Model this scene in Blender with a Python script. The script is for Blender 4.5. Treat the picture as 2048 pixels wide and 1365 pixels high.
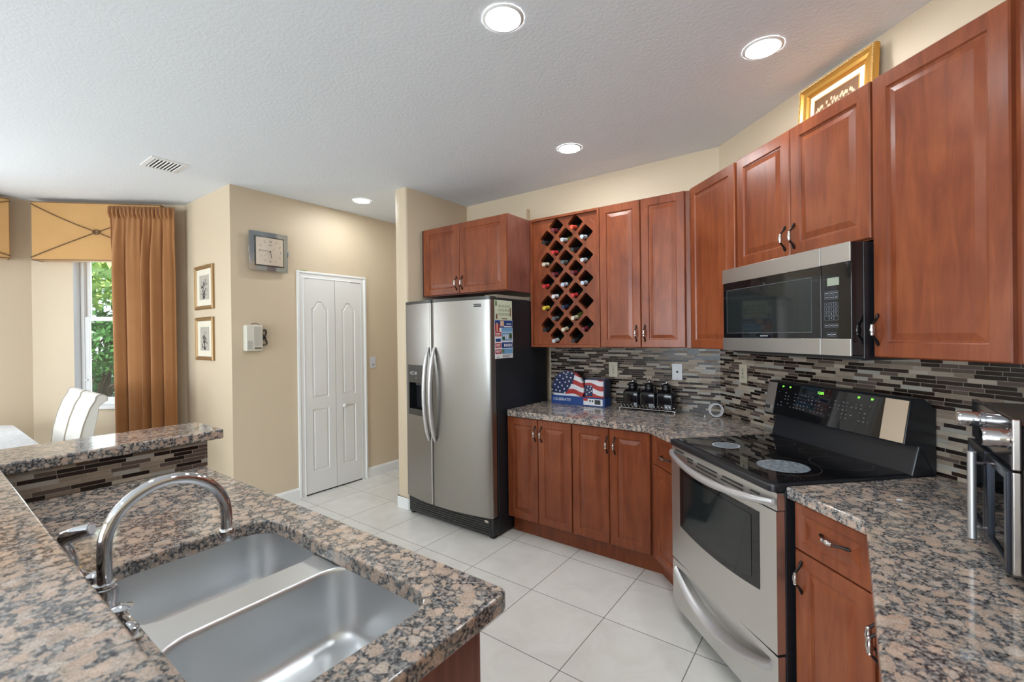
import bpy, bmesh, math, random
from mathutils import Matrix, Vector
for o in list(bpy.data.objects): bpy.data.objects.remove(o)
sc = bpy.context.scene
col = sc.collection
PI = math.pi
R2 = math.sqrt(.5)

# ------------------------------------------------------------------ camera
cam_d = bpy.data.cameras.new('camera')
cam = bpy.data.objects.new('camera', cam_d); col.objects.link(cam)
F_PX, YAW, PIT, ROL = 904.61, math.radians(36.433), math.radians(-.227), math.radians(-.685)
fw = Vector((-math.sin(YAW)*math.cos(PIT), math.cos(YAW)*math.cos(PIT), math.sin(PIT)))
rt = Vector((math.cos(YAW), math.sin(YAW), 0)); upv = rt.cross(fw)
rr = rt*math.cos(ROL)+upv*math.sin(ROL); uu = -rt*math.sin(ROL)+upv*math.cos(ROL)
cam.matrix_world = Matrix(((rr.x,uu.x,-fw.x,0),(rr.y,uu.y,-fw.y,0),(rr.z,uu.z,-fw.z,1.471),(0,0,0,1)))
cam_d.sensor_width = 36; cam_d.sensor_fit = 'HORIZONTAL'
cam_d.lens = F_PX/2048*36; cam_d.shift_y = -8.508/2048
cam_d.clip_start = .02; cam_d.clip_end = 200
cam_d.dof.use_dof = True; cam_d.dof.focus_distance = 2.9; cam_d.dof.aperture_fstop = 4.5
sc.camera = cam

# ------------------------------------------------------------------ world, sun, daylight, exposure
sc.view_settings.view_transform = 'Standard'; sc.view_settings.look = 'None'
sc.view_settings.gamma = 1; sc.view_settings.use_curve_mapping = False
sc.view_settings.exposure = 0.5
w = bpy.data.worlds.new('sky'); sc.world = w; w.use_nodes = True
wn = w.node_tree; bg = wn.nodes['Background']
tc = wn.nodes.new('ShaderNodeTexCoord'); sp = wn.nodes.new('ShaderNodeSeparateXYZ')
rp = wn.nodes.new('ShaderNodeValToRGB')
wn.links.new(tc.outputs['Generated'], sp.inputs[0]); wn.links.new(sp.outputs['Z'], rp.inputs[0])
wn.links.new(rp.outputs[0], bg.inputs[0])
rp.color_ramp.elements[0].position = .0; rp.color_ramp.elements[0].color = (.80,.86,.92,1)
rp.color_ramp.elements[1].position = .8; rp.color_ramp.elements[1].color = (.35,.55,.9,1)
bg.inputs[1].default_value = 1.6

def light(name, kind, loc, energy, color=(1,1,1), rot=(0,0,0), **k):
    d = bpy.data.lights.new(name, kind); d.energy = energy; d.color = color
    for a, b in k.items(): setattr(d, a, b)
    o = bpy.data.objects.new(name, d); o.location = loc; o.rotation_euler = rot; col.objects.link(o); return o
s_ = light('sun', 'SUN', (0,0,10), 7.5, (1,.95,.85), angle=math.radians(1))
s_.rotation_euler = Vector((.55,-.25,.85)).to_track_quat('Z','Y').to_euler()
# daylight that comes in through the openings behind and beside the camera
light('daylight_rear_glass', 'AREA', (-1.6,-5.3,1.35), 215, (.78,.90,1), (PI/2,0,0), shape='RECTANGLE', size=4.2, size_y=2.2)
light('daylight_side_window', 'AREA', (-5.85,-.25,1.5), 20, (.86,.93,1), (0,-PI/2,0), shape='RECTANGLE', size=1.4, size_y=.85)
light('daylight_bay_window', 'AREA', (-5.57,1.25,1.6), 7, (.9,.96,1), (PI/2,0,PI/4+PI), shape='RECTANGLE', size=.5, size_y=1.3)
LAMP = 115.0

# ------------------------------------------------------------------ material helpers
class NT:
    def __init__(s, name):
        s.m = bpy.data.materials.new(name); s.m.use_nodes = True; s.t = s.m.node_tree
        s.b = s.t.nodes['Principled BSDF']
    def n(s, kind, **k):
        x = s.t.nodes.new('ShaderNode'+kind)
        for a, v in k.items():
            if a.startswith('i_'):
                key = a[2:]; key = int(key) if key.isdigit() else key.replace('_',' ')
                s.set(x.inputs[key], v)
            else: setattr(x, a, v)
        return x
    def set(s, sock, v):
        if isinstance(v, bpy.types.NodeSocket): s.t.links.new(v, sock)
        else: sock.default_value = v
    def math(s, op, a, b=None, c=None, clamp=False):
        x = s.t.nodes.new('ShaderNodeMath'); x.operation = op; x.use_clamp = clamp
        for i, v in enumerate((a, b, c)):
            if v is not None: s.set(x.inputs[i], v)
        return x.outputs[0]
    def mix(s, f, a, b):
        x = s.t.nodes.new('ShaderNodeMix'); x.data_type = 'RGBA'
        s.set(x.inputs[0], f); s.set(x.inputs[6], a); s.set(x.inputs[7], b); return x.outputs[2]
    def ramp(s, f, stops, interp='LINEAR'):
        x = s.t.nodes.new('ShaderNodeValToRGB'); x.color_ramp.interpolation = interp
        s.set(x.inputs[0], f); e = x.color_ramp.elements
        while len(e) < len(stops): e.new(.5)
        for el, (p, c) in zip(e, stops): el.position = p; el.color = (c if len(c) == 4 else (*c, 1)) if hasattr(c, '__len__') else (c,c,c,1)
        return x.outputs[0]
    def obj(s, scale=(1,1,1), loc=(0,0,0), rnd=False):
        t = s.n('TexCoord'); mp = s.n('Mapping'); s.t.links.new(t.outputs['Object'], mp.inputs[0])
        mp.inputs['Scale'].default_value = scale; mp.inputs['Location'].default_value = loc
        if rnd:
            oi = s.n('ObjectInfo'); r = s.math('MULTIPLY', oi.outputs['Random'], 40.)
            s.t.links.new(r, mp.inputs['Location'])
        return mp.outputs[0]
    def noise(s, vec, scale, detail=3, rough=.5, dist=0):
        x = s.n('TexNoise', i_Scale=scale, i_Detail=float(detail), i_Roughness=rough, i_Distortion=dist); s.t.links.new(vec, x.inputs['Vector']); return x.outputs['Fac']
    def bump(s, h, strength=.2, dist=.002):
        x = s.n('Bump', i_Strength=strength, i_Distance=dist); s.t.links.new(h, x.inputs['Height']); s.t.links.new(x.outputs[0], s.b.inputs['Normal'])
    def p(s, **k):
        for a, v in k.items():
            s.set(s.b.inputs[{'col':'Base Color','rough':'Roughness','metal':'Metallic','spec':'Specular IOR Level','coat':'Coat Weight','coatr':'Coat Roughness','trans':'Transmission Weight','ior':'IOR','alpha':'Alpha','em':'Emission Color','ems':'Emission Strength','aniso':'Anisotropic','sheen':'Sheen Weight','sub':'Subsurface Weight'}[a]], (v if not isinstance(v, tuple) else (*v, 1)[:4]))
        return s
def simple(name, c, rough=.5, metal=0., **k):
    return NT(name).p(col=c, rough=rough, metal=float(metal), **k).m

M = {}
# painted walls with an orange-peel skin
def paint(name, c, rough, bs):
    t = NT(name); v = t.obj(); n = t.noise(v, 60, 3); n2 = t.noise(v, 170, 2)
    t.p(col=c, rough=rough); t.bump(t.math('ADD', n, t.math('MULTIPLY', n2, .4)), bs, .004); return t.m
M['wall'] = paint('beige_wall_paint', (.62,.50,.355), .55, .22)
M['ceiling'] = paint('ceiling_paint', (.77,.80,.83), .8, .35)
M['white'] = simple('white_trim_paint', (.80,.79,.77), .35)
M['reveal'] = simple('white_reveal_paint', (.80,.83,.87), .5)
M['doorwhite'] = simple('door_white', (.76,.74,.71), .4)
# cherry wood
def wood(name, a, b, c, rough=.30):
    t = NT(name); v = t.obj((1,1,1), rnd=True)
    mp = t.n('Mapping'); t.t.links.new(v, mp.inputs[0]); mp.inputs['Scale'].default_value = (9,9,1.1)
    g = t.noise(mp.outputs[0], 2.2, 5, .6, 1.2)
    mp2 = t.n('Mapping'); t.t.links.new(v, mp2.inputs[0]); mp2.inputs['Scale'].default_value = (130,130,3.5)
    f = t.noise(mp2.outputs[0], 1.5, 3)
    bl = t.noise(v, 3.2, 3, .5, .6)
    x = t.math('ADD', t.math('MULTIPLY', g, .55), t.math('ADD', t.math('MULTIPLY', bl, .42), t.math('MULTIPLY', f, .10)))
    cc = t.ramp(x, [(.36, a), (.54, b), (.72, c)])
    t.p(col=cc, rough=rough, coat=.04, coatr=.2, spec=.38); t.bump(f, .04, .001); return t.m
M['wood'] = wood('cherry_wood', (.135,.029,.0105), (.212,.052,.018), (.29,.080,.028))
M['wood_side'] = wood('cherry_side_panel', (.11,.035,.024), (.19,.065,.045), (.26,.10,.075))
M['recess_shade'] = simple('painted_recess_shade', (.035,.012,.008), .6)  # shade as a colour, for door gaps and the wine rack's depths
# baltic brown style granite
def granite():
    t = NT('brown_granite'); v = t.obj()
    def warp(scale, amt, src):
        nz = t.n('TexNoise', i_Scale=scale, i_Detail=3.); t.t.links.new(v, nz.inputs['Vector'])
        c0 = t.n('VectorMath', operation='SUBTRACT'); t.t.links.new(nz.outputs['Color'], c0.inputs[0]); c0.inputs[1].default_value = (.5,.5,.5)
        dv = t.n('VectorMath', operation='MULTIPLY_ADD'); t.t.links.new(c0.outputs[0], dv.inputs[0]); dv.inputs[1].default_value = (amt,)*3; t.t.links.new(src, dv.inputs[2]); return dv.outputs[0]
    wv = warp(45., .020, v); wv2 = warp(150., .010, wv)
    def vor(scale, vec, rnd=1.):
        x = t.n('TexVoronoi', feature='F1', i_Scale=scale, i_Randomness=rnd); t.t.links.new(vec, x.inputs['Vector'])
        sp = t.n('SeparateColor'); t.t.links.new(x.outputs['Color'], sp.inputs[0]); return x.outputs['Distance'], sp.outputs
    fine = t.noise(v, 420, 3, .7); mid = t.noise(v, 130, 3, .65); big = t.noise(v, 9, 2)
    def blobs(scale, vec, r0, r1, soft):
        d, c = vor(scale, vec)
        r = t.math('MULTIPLY_ADD', c[2], r1-r0, r0)
        r = t.math('MULTIPLY_ADD', t.math('SUBTRACT', big, .5), .5, r)
        m = t.math('MULTIPLY', t.math('SUBTRACT', r, d), soft, clamp=True)
        q = t.math('DIVIDE', d, t.math('MAXIMUM', r, .05))
        return m, c, q
    m1, c1, q1 = blobs(38., wv2, .0, .72, 9.)
    m2, c2, q2 = blobs(95., wv2, .22, .81, 8.)
    base = t.ramp(mid, [(.34,(.014,.015,.018)), (.47,(.07,.07,.075)), (.58,(.22,.21,.205)), (.72,(.42,.39,.37))])
    sm = t.ramp(c2[0], [(0,(.44,.32,.25)), (.30,(.36,.295,.245)), (.5,(.50,.395,.325)), (.68,(.15,.14,.13)), (.85,(.36,.33,.31)), (1,(.47,.36,.29))])
    lg = t.ramp(c1[1], [(0,(.44,.315,.245)), (.4,(.52,.395,.315)), (.7,(.40,.31,.25)), (1,(.50,.42,.36))])
    rim = t.ramp(q1, [(.0,.86), (.45,1.08), (.62,.72), (.72,1.05), (1,.9)])
    mt = t.n('Mix', data_type='RGBA', blend_type='MULTIPLY'); mt.inputs[0].default_value = 1; t.t.links.new(lg, mt.inputs[6]); t.t.links.new(rim, mt.inputs[7])
    x = t.mix(m2, base, sm); x = t.mix(m1, x, mt.outputs[2])
    sp = t.ramp(fine, [(.34,.42), (.48,1.), (.72,1.22)])
    m3 = t.n('Mix', data_type='RGBA', blend_type='MULTIPLY'); m3.inputs[0].default_value = .9; t.t.links.new(x, m3.inputs[6]); t.t.links.new(sp, m3.inputs[7])
    t.p(col=m3.outputs[2], rough=.09, spec=.55); return t.m
M['granite'] = granite()
# linear glass and stone mosaic, local x along the wall, z up
def mosaic():
    t = NT('linear_mosaic_tile'); v = t.obj()
    s = t.n('SeparateXYZ'); t.t.links.new(v, s.inputs[0])
    H = .0158
    zr = t.math('DIVIDE', s.outputs['Z'], H); row = t.math('FLOOR', zr); fr = t.math('FRACT', zr)
    wv = t.math('ADD', t.math('MULTIPLY', s.outputs['X'], 11.5), t.math('MULTIPLY', row, 37.73))
    f = t.n('TexVoronoi', voronoi_dimensions='1D', feature='F1', i_Scale=1.); t.t.links.new(wv, f.inputs['W'])
    e = t.n('TexVoronoi', voronoi_dimensions='1D', feature='DISTANCE_TO_EDGE', i_Scale=1.); t.t.links.new(wv, e.inputs['W'])
    sc_ = t.n('SeparateColor'); t.t.links.new(f.outputs['Color'], sc_.inputs[0])
    pick = sc_.outputs[0]
    st = t.noise(v, 90, 4, .7)
    tone = t.math('MULTIPLY_ADD', sc_.outputs[1], .75, t.math('MULTIPLY', st, .45)); trav = t.ramp(tone, [(.12,(.135,.095,.066)), (.5,(.255,.195,.145)), (.95,(.40,.335,.265))])
    base = t.ramp(pick, [(0,(.014,.008,.006)), (.27,(.095,.066,.054)), (.50,(.30,.24,.18)), (.82,(.32,.295,.26)), (.92,(.022,.012,.009))], 'CONSTANT')
    isT = t.ramp(pick, [(0,0.), (.50,1.), (.82,0.)], 'CONSTANT')
    c = t.mix(isT, base, trav)
    g1 = t.math('LESS_THAN', fr, .10); g2 = t.math('LESS_THAN', e.outputs['Distance'], .010)
    g = t.math('MAXIMUM', g1, g2)
    c = t.mix(g, c, (.30,.26,.215,1))
    t.p(spec=.32)
    ro = t.math('ADD', t.math('MULTIPLY', isT, .34), .22); ro = t.math('MAXIMUM', ro, t.math('MULTIPLY', g, .7))
    t.p(col=c, rough=ro); t.bump(t.math('SUBTRACT', 1., g), .35, .001); return t.m
M['mosaic'] = mosaic()
def floor_mat():
    t = NT('cream_floor_tile'); v = t.obj(loc=(1.922,-2.603,0)); S = .4517
    s = t.n('SeparateXYZ'); t.t.links.new(v, s.inputs[0])
    def ax(o):
        q = t.math('DIVIDE', o, S); fr = t.math('FRACT', q)
        d = t.math('MINIMUM', fr, t.math('SUBTRACT', 1., fr)); return t.math('FLOOR', q), d
    ix, dx = ax(s.outputs['X']); iy, dy = ax(s.outputs['Y'])
    g = t.math('LESS_THAN', t.math('MINIMUM', dx, dy), .0042)
    wn_ = t.n('TexWhiteNoise', noise_dimensions='2D'); cx = t.n('CombineXYZ'); t.t.links.new(ix, cx.inputs[0]); t.t.links.new(iy, cx.inputs[1]); t.t.links.new(cx.outputs[0], wn_.inputs['Vector'])
    n = t.noise(v, 5, 4, .6, .8)
    x = t.math('ADD', t.math('MULTIPLY', n, .8), t.math('MULTIPLY', wn_.outputs['Value'], .2))
    c = t.ramp(x, [(.3,(.69,.66,.61)), (.7,(.79,.765,.72))])
    c = t.mix(g, c, (.13,.11,.095,1))
    t.p(col=c, rough=t.math('ADD', t.math('MULTIPLY', g, .4), .22)); t.bump(t.math('SUBTRACT', 1., g), .3, .002); return t.m
M['floor'] = floor_mat()
def brushed(name, c, rough, sc3):
    t = NT(name); v = t.obj(sc3); n = t.noise(v, 1., 4, .6); cl = t.noise(t.obj(), 5, 3)
    x = t.math('ADD', t.math('MULTIPLY', n, .12), t.math('ADD', t.math('MULTIPLY', cl, .10), rough-.11))
    t.p(col=c, metal=1., rough=x); t.bump(n, .04, .0005); return t.m
M['steel'] = brushed('brushed_stainless_steel', (.66,.65,.63), .33, (6,6,400))
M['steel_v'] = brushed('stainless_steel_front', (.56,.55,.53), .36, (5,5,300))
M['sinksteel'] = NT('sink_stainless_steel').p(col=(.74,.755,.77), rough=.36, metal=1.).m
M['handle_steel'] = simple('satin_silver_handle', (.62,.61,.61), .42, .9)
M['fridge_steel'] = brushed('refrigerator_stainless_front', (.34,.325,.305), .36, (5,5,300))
M['chrome'] = simple('polished_chrome', (.62,.62,.64), .06, 1)
M['pewter'] = simple('polished_pewter', (.60,.57,.55), .2, 1)
M['bronze'] = simple('dark_bronze', (.035,.03,.03), .35, .8)
M['black'] = simple('black_enamel', (.012,.013,.016), .32)
M['blacktex'] = NT('black_textured_side').p(col=(.010,.012,.016), rough=.42).m
M['blackgloss'] = simple('gloss_black_ceramic', (.006,.006,.008), .07)
M['blackglass'] = simple('black_glass', (.006,.006,.007), .035, spec=.6)
M['ovenglass'] = simple('oven_window_glass', (.016,.019,.019), .05, spec=.5)
M['darkpanel'] = simple('dark_grey_panel', (.045,.042,.038), .3)
M['greytrim'] = simple('grey_print', (.35,.35,.36), .5)
M['plastic'] = simple('cream_plastic', (.66,.62,.53), .4)
M['ivory'] = simple('ivory_plate', (.50,.45,.34), .4)
M['plate_white'] = simple('white_plate', (.62,.62,.64), .4)
M['slot'] = simple('dark_slot', (.02,.018,.015), .5)
def emis(name, c, s_):
    return NT(name).p(col=(0.,0.,0.), em=c, ems=float(s_)).m
M['lamp'] = emis('lamp_lens', (.92,.975,1.), LAMP)
M['green'] = emis('green_digits', (.25,1,.08), 1.6)
M['lcd'] = simple('lcd_panel', (.30,.33,.26), .3)
M['gold'] = NT('gold_frame').p(col=(.62,.33,.07), metal=.65, rough=.36).m
M['oldgold'] = NT('antique_gold_frame').p(col=(.33,.20,.085), metal=.45, rough=.42).m
M['mat_board'] = simple('cream_mat_board', (.72,.66,.53), .8)
M['cord'] = simple('brown_cord', (.16,.085,.035), .7)
def fabric(name, a, b, sc=900):
    t = NT(name); v = t.obj((1,1,1)); n = t.noise(v, sc, 2); n2 = t.noise(v, 6, 2)
    t.p(col=t.mix(t.math('MULTIPLY', t.math('ADD', n, n2), .5), (*a,1), (*b,1)), rough=.9, sheen=.15); t.bump(n, .15, .001); return t.m
M['valance'] = fabric('ochre_linen', (.46,.24,.078), (.60,.34,.13))
M['curtain'] = fabric('rust_linen', (.29,.115,.034), (.42,.19,.07))
M['slip'] = fabric('cream_slipcover', (.60,.57,.51), (.70,.67,.61), 400)
def lace():
    t = NT('white_lace_cloth'); v = t.obj(); x = t.n('TexVoronoi', i_Scale=45.); t.t.links.new(v, x.inputs['Vector'])
    t.p(col=t.mix(x.outputs['Distance'], (.90,.90,.91,1), (.66,.66,.68,1)), rough=.85); t.bump(x.outputs['Distance'], .4, .003); return t.m
M['lace'] = lace()
M['paper'] = simple('white_paper', (.72,.72,.74), .7)
M['calendar'] = simple('pale_green_paper', (.56,.60,.46), .7)
M['blue'] = simple('printed_blue', (.012,.055,.22), .4)
M['lightblue'] = simple('printed_light_blue', (.16,.36,.60), .4)
M['red'] = simple('printed_red', (.42,.03,.03), .4)
M['navy'] = simple('printed_navy', (.012,.02,.075), .4)
M['ink'] = simple('dark_ink', (.03,.03,.035), .6)
M['greenprint'] = simple('printed_green', (.10,.20,.07), .5)
M['brownprint'] = simple('printed_brown', (.16,.07,.03), .5)
M['skin'] = simple('printed_peach', (.62,.42,.28), .5)
M['star'] = simple('printed_white', (.75,.75,.78), .4)
def stripes():
    t = NT('wavy_red_white_stripes'); v = t.obj(); s = t.n('SeparateXYZ'); t.t.links.new(v, s.inputs[0])
    wv = t.math('MULTIPLY', t.math('SINE', t.math('MULTIPLY', s.outputs['X'], 42.)), .007)
    q = t.math('FRACT', t.math('DIVIDE', t.math('ADD', t.math('ADD', s.outputs['Z'], wv), t.math('MULTIPLY', s.outputs['X'], .12)), .074))
    t.p(col=t.mix(t.math('GREATER_THAN', q, .5), (.40,.03,.03,1), (.70,.69,.72,1)), rough=.3, coat=.5); return t.m
M['stripes'] = stripes()
def burnt():
    t = NT('hazy_burner_mark'); v = t.obj(); n = t.noise(v, 70, 4, .7)
    t.p(col=t.ramp(n, [(.3,(.05,.06,.07)), (.65,(.30,.34,.38))]), rough=.25); return t.m
M['burnt'] = burnt()
M['wineglass'] = simple('dark_bottle_glass', (.008,.012,.010), .08, spec=.6)
M['olive'] = simple('olive_bottle_glass', (.10,.11,.03), .12)
CAPS = {'black':(.015,.017,.022), 'cream':(.55,.50,.38), 'red':(.50,.03,.035), 'yellow':(.62,.48,.05), 'maroon':(.14,.018,.03), 'white':(.62,.62,.64), 'silver':(.45,.47,.50), 'navy':(.02,.035,.09), 'pale blue':(.45,.52,.62), 'orange red':(.55,.07,.03), 'grey':(.09,.10,.11)}
for k, v in CAPS.items(): M['cap_'+k] = simple('capsule_'+k.replace(' ','_'), v, .3)
def leafm(name, a, b):
    t = NT(name); v = t.obj(); n = t.noise(v, 7, 3); t.p(col=t.mix(n, (*a,1), (*b,1)), rough=.6, sub=0.); return t.m
M['leaf_l'] = leafm('light_leaves', (.28,.48,.07), (.62,.80,.28))
M['leaf_d'] = leafm('dark_leaves', (.015,.09,.02), (.09,.24,.05))
M['bark'] = simple('bark', (.06,.045,.03), .9)
M['grass'] = leafm('grass_ground', (.03,.07,.02), (.10,.15,.05))
def tint_glass(name, c, rough=0.0):
    t = NT(name); out = t.t.nodes['Material Output']
    tr = t.n('BsdfTransparent'); tr.inputs[0].default_value = (*c,1); gl = t.n('BsdfGlossy'); gl.inputs['Roughness'].default_value = rough
    fr = t.n('Fresnel', i_IOR=1.45); mx = t.n('MixShader'); t.t.links.new(fr.outputs[0], mx.inputs[0]); t.t.links.new(tr.outputs[0], mx.inputs[1]); t.t.links.new(gl.outputs[0], mx.inputs[2]); t.t.links.new(mx.outputs[0], out.inputs[0]); return t.m
M['glass'] = tint_glass('window_glass', (.96,.98,.97))
M['clockglass'] = tint_glass('clear_clock_glass', (.80,.84,.84))
M['ovenpane'] = tint_glass('smoked_oven_glass', (.35,.42,.46), .02)

# ------------------------------------------------------------------ mesh helper
class MB:
    def __init__(s): s.bm = bmesh.new()
    def face(s, pts, m=0):
        vs = [s.bm.verts.new(p) for p in pts]
        f = s.bm.faces.new(vs); f.material_index = m; return f
    def box(s, x0, x1, y0, y1, z0, z1, m=0):
        v = [s.bm.verts.new(p) for p in ((x0,y0,z0),(x1,y0,z0),(x1,y1,z0),(x0,y1,z0),(x0,y0,z1),(x1,y0,z1),(x1,y1,z1),(x0,y1,z1))]
        for q in ((3,2,1,0),(4,5,6,7),(0,1,5,4),(1,2,6,5),(2,3,7,6),(3,0,4,7)):
            f = s.bm.faces.new([v[i] for i in q]); f.material_index = m
        return s
    def prism(s, pts, z0, z1, m=0, axis='z'):
        def P(a, b, c): return {'z':(a,b,c),'y':(a,c,b),'x':(c,a,b)}[axis]
        lo = [s.bm.verts.new(P(a,b,z0)) for a,b in pts]; hi = [s.bm.verts.new(P(a,b,z1)) for a,b in pts]
        n = len(pts)
        for f in (lo[::-1], hi): s.bm.faces.new(f).material_index = m
        for i in range(n): s.bm.faces.new((lo[i],lo[(i+1)%n],hi[(i+1)%n],hi[i])).material_index = m
        return s
    def loops(s, rings, cap0=False, cap1=True, closed=True, m=0):
        R = [[s.bm.verts.new(p) for p in r] for r in rings]; n = len(R[0])
        for a, b in zip(R, R[1:]):
            for i in range(n if closed else n-1):
                s.bm.faces.new((a[i],a[(i+1)%n],b[(i+1)%n],b[i])).material_index = m
        if cap0: s.bm.faces.new(R[0][::-1]).material_index = m
        if cap1: s.bm.faces.new(R[-1]).material_index = m
        return s
    def tube(s, path, r, seg=10, closed=False, m=0, flat=None):
        P = [Vector(p) for p in path]; n = len(P); rings = []; prev = None
        for i, p in enumerate(P):
            if closed: d = P[(i+1)%n]-P[i-1]
            else: d = P[min(i+1,n-1)]-P[max(i-1,0)]
            d.normalize()
            if prev is None:
                a = Vector((0,0,1)) if abs(d.z) < .9 else Vector((1,0,0)); u = d.cross(a).normalized()
            else:
                u = (prev-d*prev.dot(d)).normalized()
            prev = u; v = d.cross(u); rad = r[i] if isinstance(r, (list,tuple)) else r
            rings.append([p+(u*math.cos(t)+v*math.sin(t)*(flat or 1))*rad for t in [2*PI*k/seg for k in range(seg)]])
        if closed:
            rings.append(rings[0]); s.loops(rings, False, False, m=m)
        else: s.loops(rings, True, True, m=m)
        return s
    def lathe(s, prof, seg=24, o=(0,0,0), axis='z', m=0, cap0=True, cap1=True):
        o = Vector(o); rings = []
        for r, h in prof:
            ring = []
            for k in range(seg):
                a = 2*PI*k/seg; c, d = r*math.cos(a), r*math.sin(a)
                ring.append(o+Vector({'z':(c,d,h),'y':(c,-h,d),'x':(h,c,d)}[axis]))
            rings.append(ring)
        return s.loops(rings, cap0, cap1, m=m)
    def plate(s, outer, holes, z0, z1, m=0, P=lambda a,b,c:(a,b,c), back=True):
        """flat plate with holes; outer/holes are 2D loops"""
        def layer(z):
            vs, es = [], []
            for lp in [outer]+holes:
                r = [s.bm.verts.new(P(a,b,z)) for a,b in lp]
                vs.append(r); es += [s.bm.edges.new((r[i], r[(i+1)%len(r)])) for i in range(len(r))]
            g = bmesh.ops.triangle_fill(s.bm, use_beauty=True, use_dissolve=False, edges=es)
            for f in g['geom']:
                if isinstance(f, bmesh.types.BMFace): f.material_index = m
            return vs
        t = layer(z1)
        if back:
            b = layer(z0)
            for r0, r1 in zip(b, t):
                n = len(r0)
                for i in range(n): s.bm.faces.new((r0[i],r0[(i+1)%n],r1[(i+1)%n],r1[i])).material_index = m
        return s
    def xf(s, mat): s.bm.transform(mat); return s
    def build(s, name, mats, parent=None, world=False, bevel=0, seg=2, smooth=False, angle=35):
        bmesh.ops.remove_doubles(s.bm, verts=s.bm.verts, dist=1e-5)
        bmesh.ops.recalc_face_normals(s.bm, faces=s.bm.faces)
        if world and parent is not None: s.bm.transform(MW[parent.name].inverted())
        me = bpy.data.meshes.new(name)
        for f in s.bm.faces: f.smooth = bool(smooth or bevel)
        s.bm.to_mesh(me); s.bm.free()
        if smooth or bevel: me.set_sharp_from_angle(angle=math.radians(angle))
        for mm in (mats if isinstance(mats, (list,tuple)) else [mats]): me.materials.append(M[mm] if isinstance(mm, str) else mm)
        o = bpy.data.objects.new(name, me); col.objects.link(o)
        if parent is not None: o.parent = parent
        if bevel:
            b = o.modifiers.new('bevel','BEVEL'); b.width = bevel; b.segments = seg; b.limit_method = 'ANGLE'; b.angle_limit = math.radians(40); b.harden_normals = True
        return o
MW = {}
def thing(name, label, cat, loc=(0,0,0), rz=0., group=None):
    o = bpy.data.objects.new(name, None); col.objects.link(o); o.empty_display_size = .05
    o.location = loc; o.rotation_euler = (0,0,rz); MW[o.name] = Matrix.Translation(loc) @ Matrix.Rotation(rz,4,'Z')
    tag(o, label, cat, group); return o
def tag(o, label, cat, group=None):
    o['label'] = label; o['category'] = cat
    if group: o['group'] = group
    return o
def struct(o): o['kind'] = 'structure'; return o
# wall frames: local x runs to the right as seen from the room, local y goes into the wall
XC, YB, H = -.681, 3.307, 2.729
FR = {'B':((XC,YB),0), 'C':((XC,YB),-PI/4), 'D':((.70,1.926),-PI/2), 'A':((-4.026,1.608),PI/2), 'P':((-5.0,1.608),0), 'W':((-5.895,.713),PI/4), 'L':((-5.895,0),PI/2), 'K':((-.63,.172),PI)}
def fp(f, s, off=0, z=0):
    (x, y), a = FR[f]
    return (x+s*math.cos(a)+off*math.sin(a), y+s*math.sin(a)-off*math.cos(a), z)
def fthing(name, label, cat, f, s, off, z, group=None):
    return thing(name, label, cat, fp(f, s, off, z), FR[f][1], group)
def rrect(x0, x1, y0, y1, r, n=6):
    pts = []
    for cx, cy, a0 in ((x1-r,y1-r,0),(x0+r,y1-r,PI/2),(x0+r,y0+r,PI),(x1-r,y0+r,1.5*PI)):
        for k in range(n+1):
            a = a0+PI/2*k/n; pts.append((cx+r*math.cos(a), cy+r*math.sin(a)))
    return pts
def offset(pts, d):
    n = len(pts); out = []
    ar = sum(pts[i][0]*pts[(i+1)%n][1]-pts[(i+1)%n][0]*pts[i][1] for i in range(n))
    sg = 1 if ar > 0 else -1
    for i in range(n):
        a, b, c = Vector(pts[i-1]), Vector(pts[i]), Vector(pts[(i+1)%n])
        n1 = (b-a).normalized(); n2 = (c-b).normalized()
        p1 = Vector((-n1.y,n1.x))*sg; p2 = Vector((-n2.y,n2.x))*sg
        m_ = (p1+p2); m_ = m_/max(m_.dot(p1), .35)
        q = b+m_*d; out.append((q.x,q.y))
    return out
def text(name, body, size, mat, parent, loc, rz=0., rx=PI/2, ext=.0004, align='CENTER', sx=1.):
    cu = bpy.data.curves.new(name, 'FONT'); cu.body = body; cu.size = size; cu.extrude = ext; cu.align_x = align; cu.align_y = 'CENTER'
    t = bpy.data.objects.new(name+'_c', cu); col.objects.link(t)
    dg = bpy.context.evaluated_depsgraph_get(); me = bpy.data.meshes.new_from_object(t.evaluated_get(dg))
    bpy.data.objects.remove(t)
    me.transform(Matrix.Translation(loc) @ Matrix.Rotation(rz,4,'Z') @ Matrix.Rotation(rx,4,'X') @ Matrix.Diagonal((sx,1,1,1)))
    me.name = name; me.materials.clear(); me.materials.append(M[mat])
    o = bpy.data.objects.new(name, me); col.objects.link(o)
    if parent is not None: o.parent = parent
    return o

# ------------------------------------------------------------------ room shell
def wall(name, f, s0, s1, z0=0., z1=H, t=.12, mat='wall', holes=[], off=0.):
    mb = MB()
    P = lambda a, b, c: (a, c, b)
    mb.plate([(s0,z0),(s1,z0),(s1,z1),(s0,z1)], holes, t, -off, P=P)
    o = mb.build(name, mat); (x, y), a = FR[f]; o.location = (x,y,0); o.rotation_euler = (0,0,a); return struct(o)
struct(MB().box(-9, 3, -5.6, 6.2, -.1, 0).build('floor', 'floor'))
struct(MB().box(-6.1, 3, -5.6, 6.2, H, H+.12).build('ceiling', 'ceiling'))
wall('wall_back', 'B', -2.293, 0, t=.12)
wall('wall_stove', 'C', 0, 1.953, t=.12)
wall('wall_right', 'D', 0, 3.2, t=.12)
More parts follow.
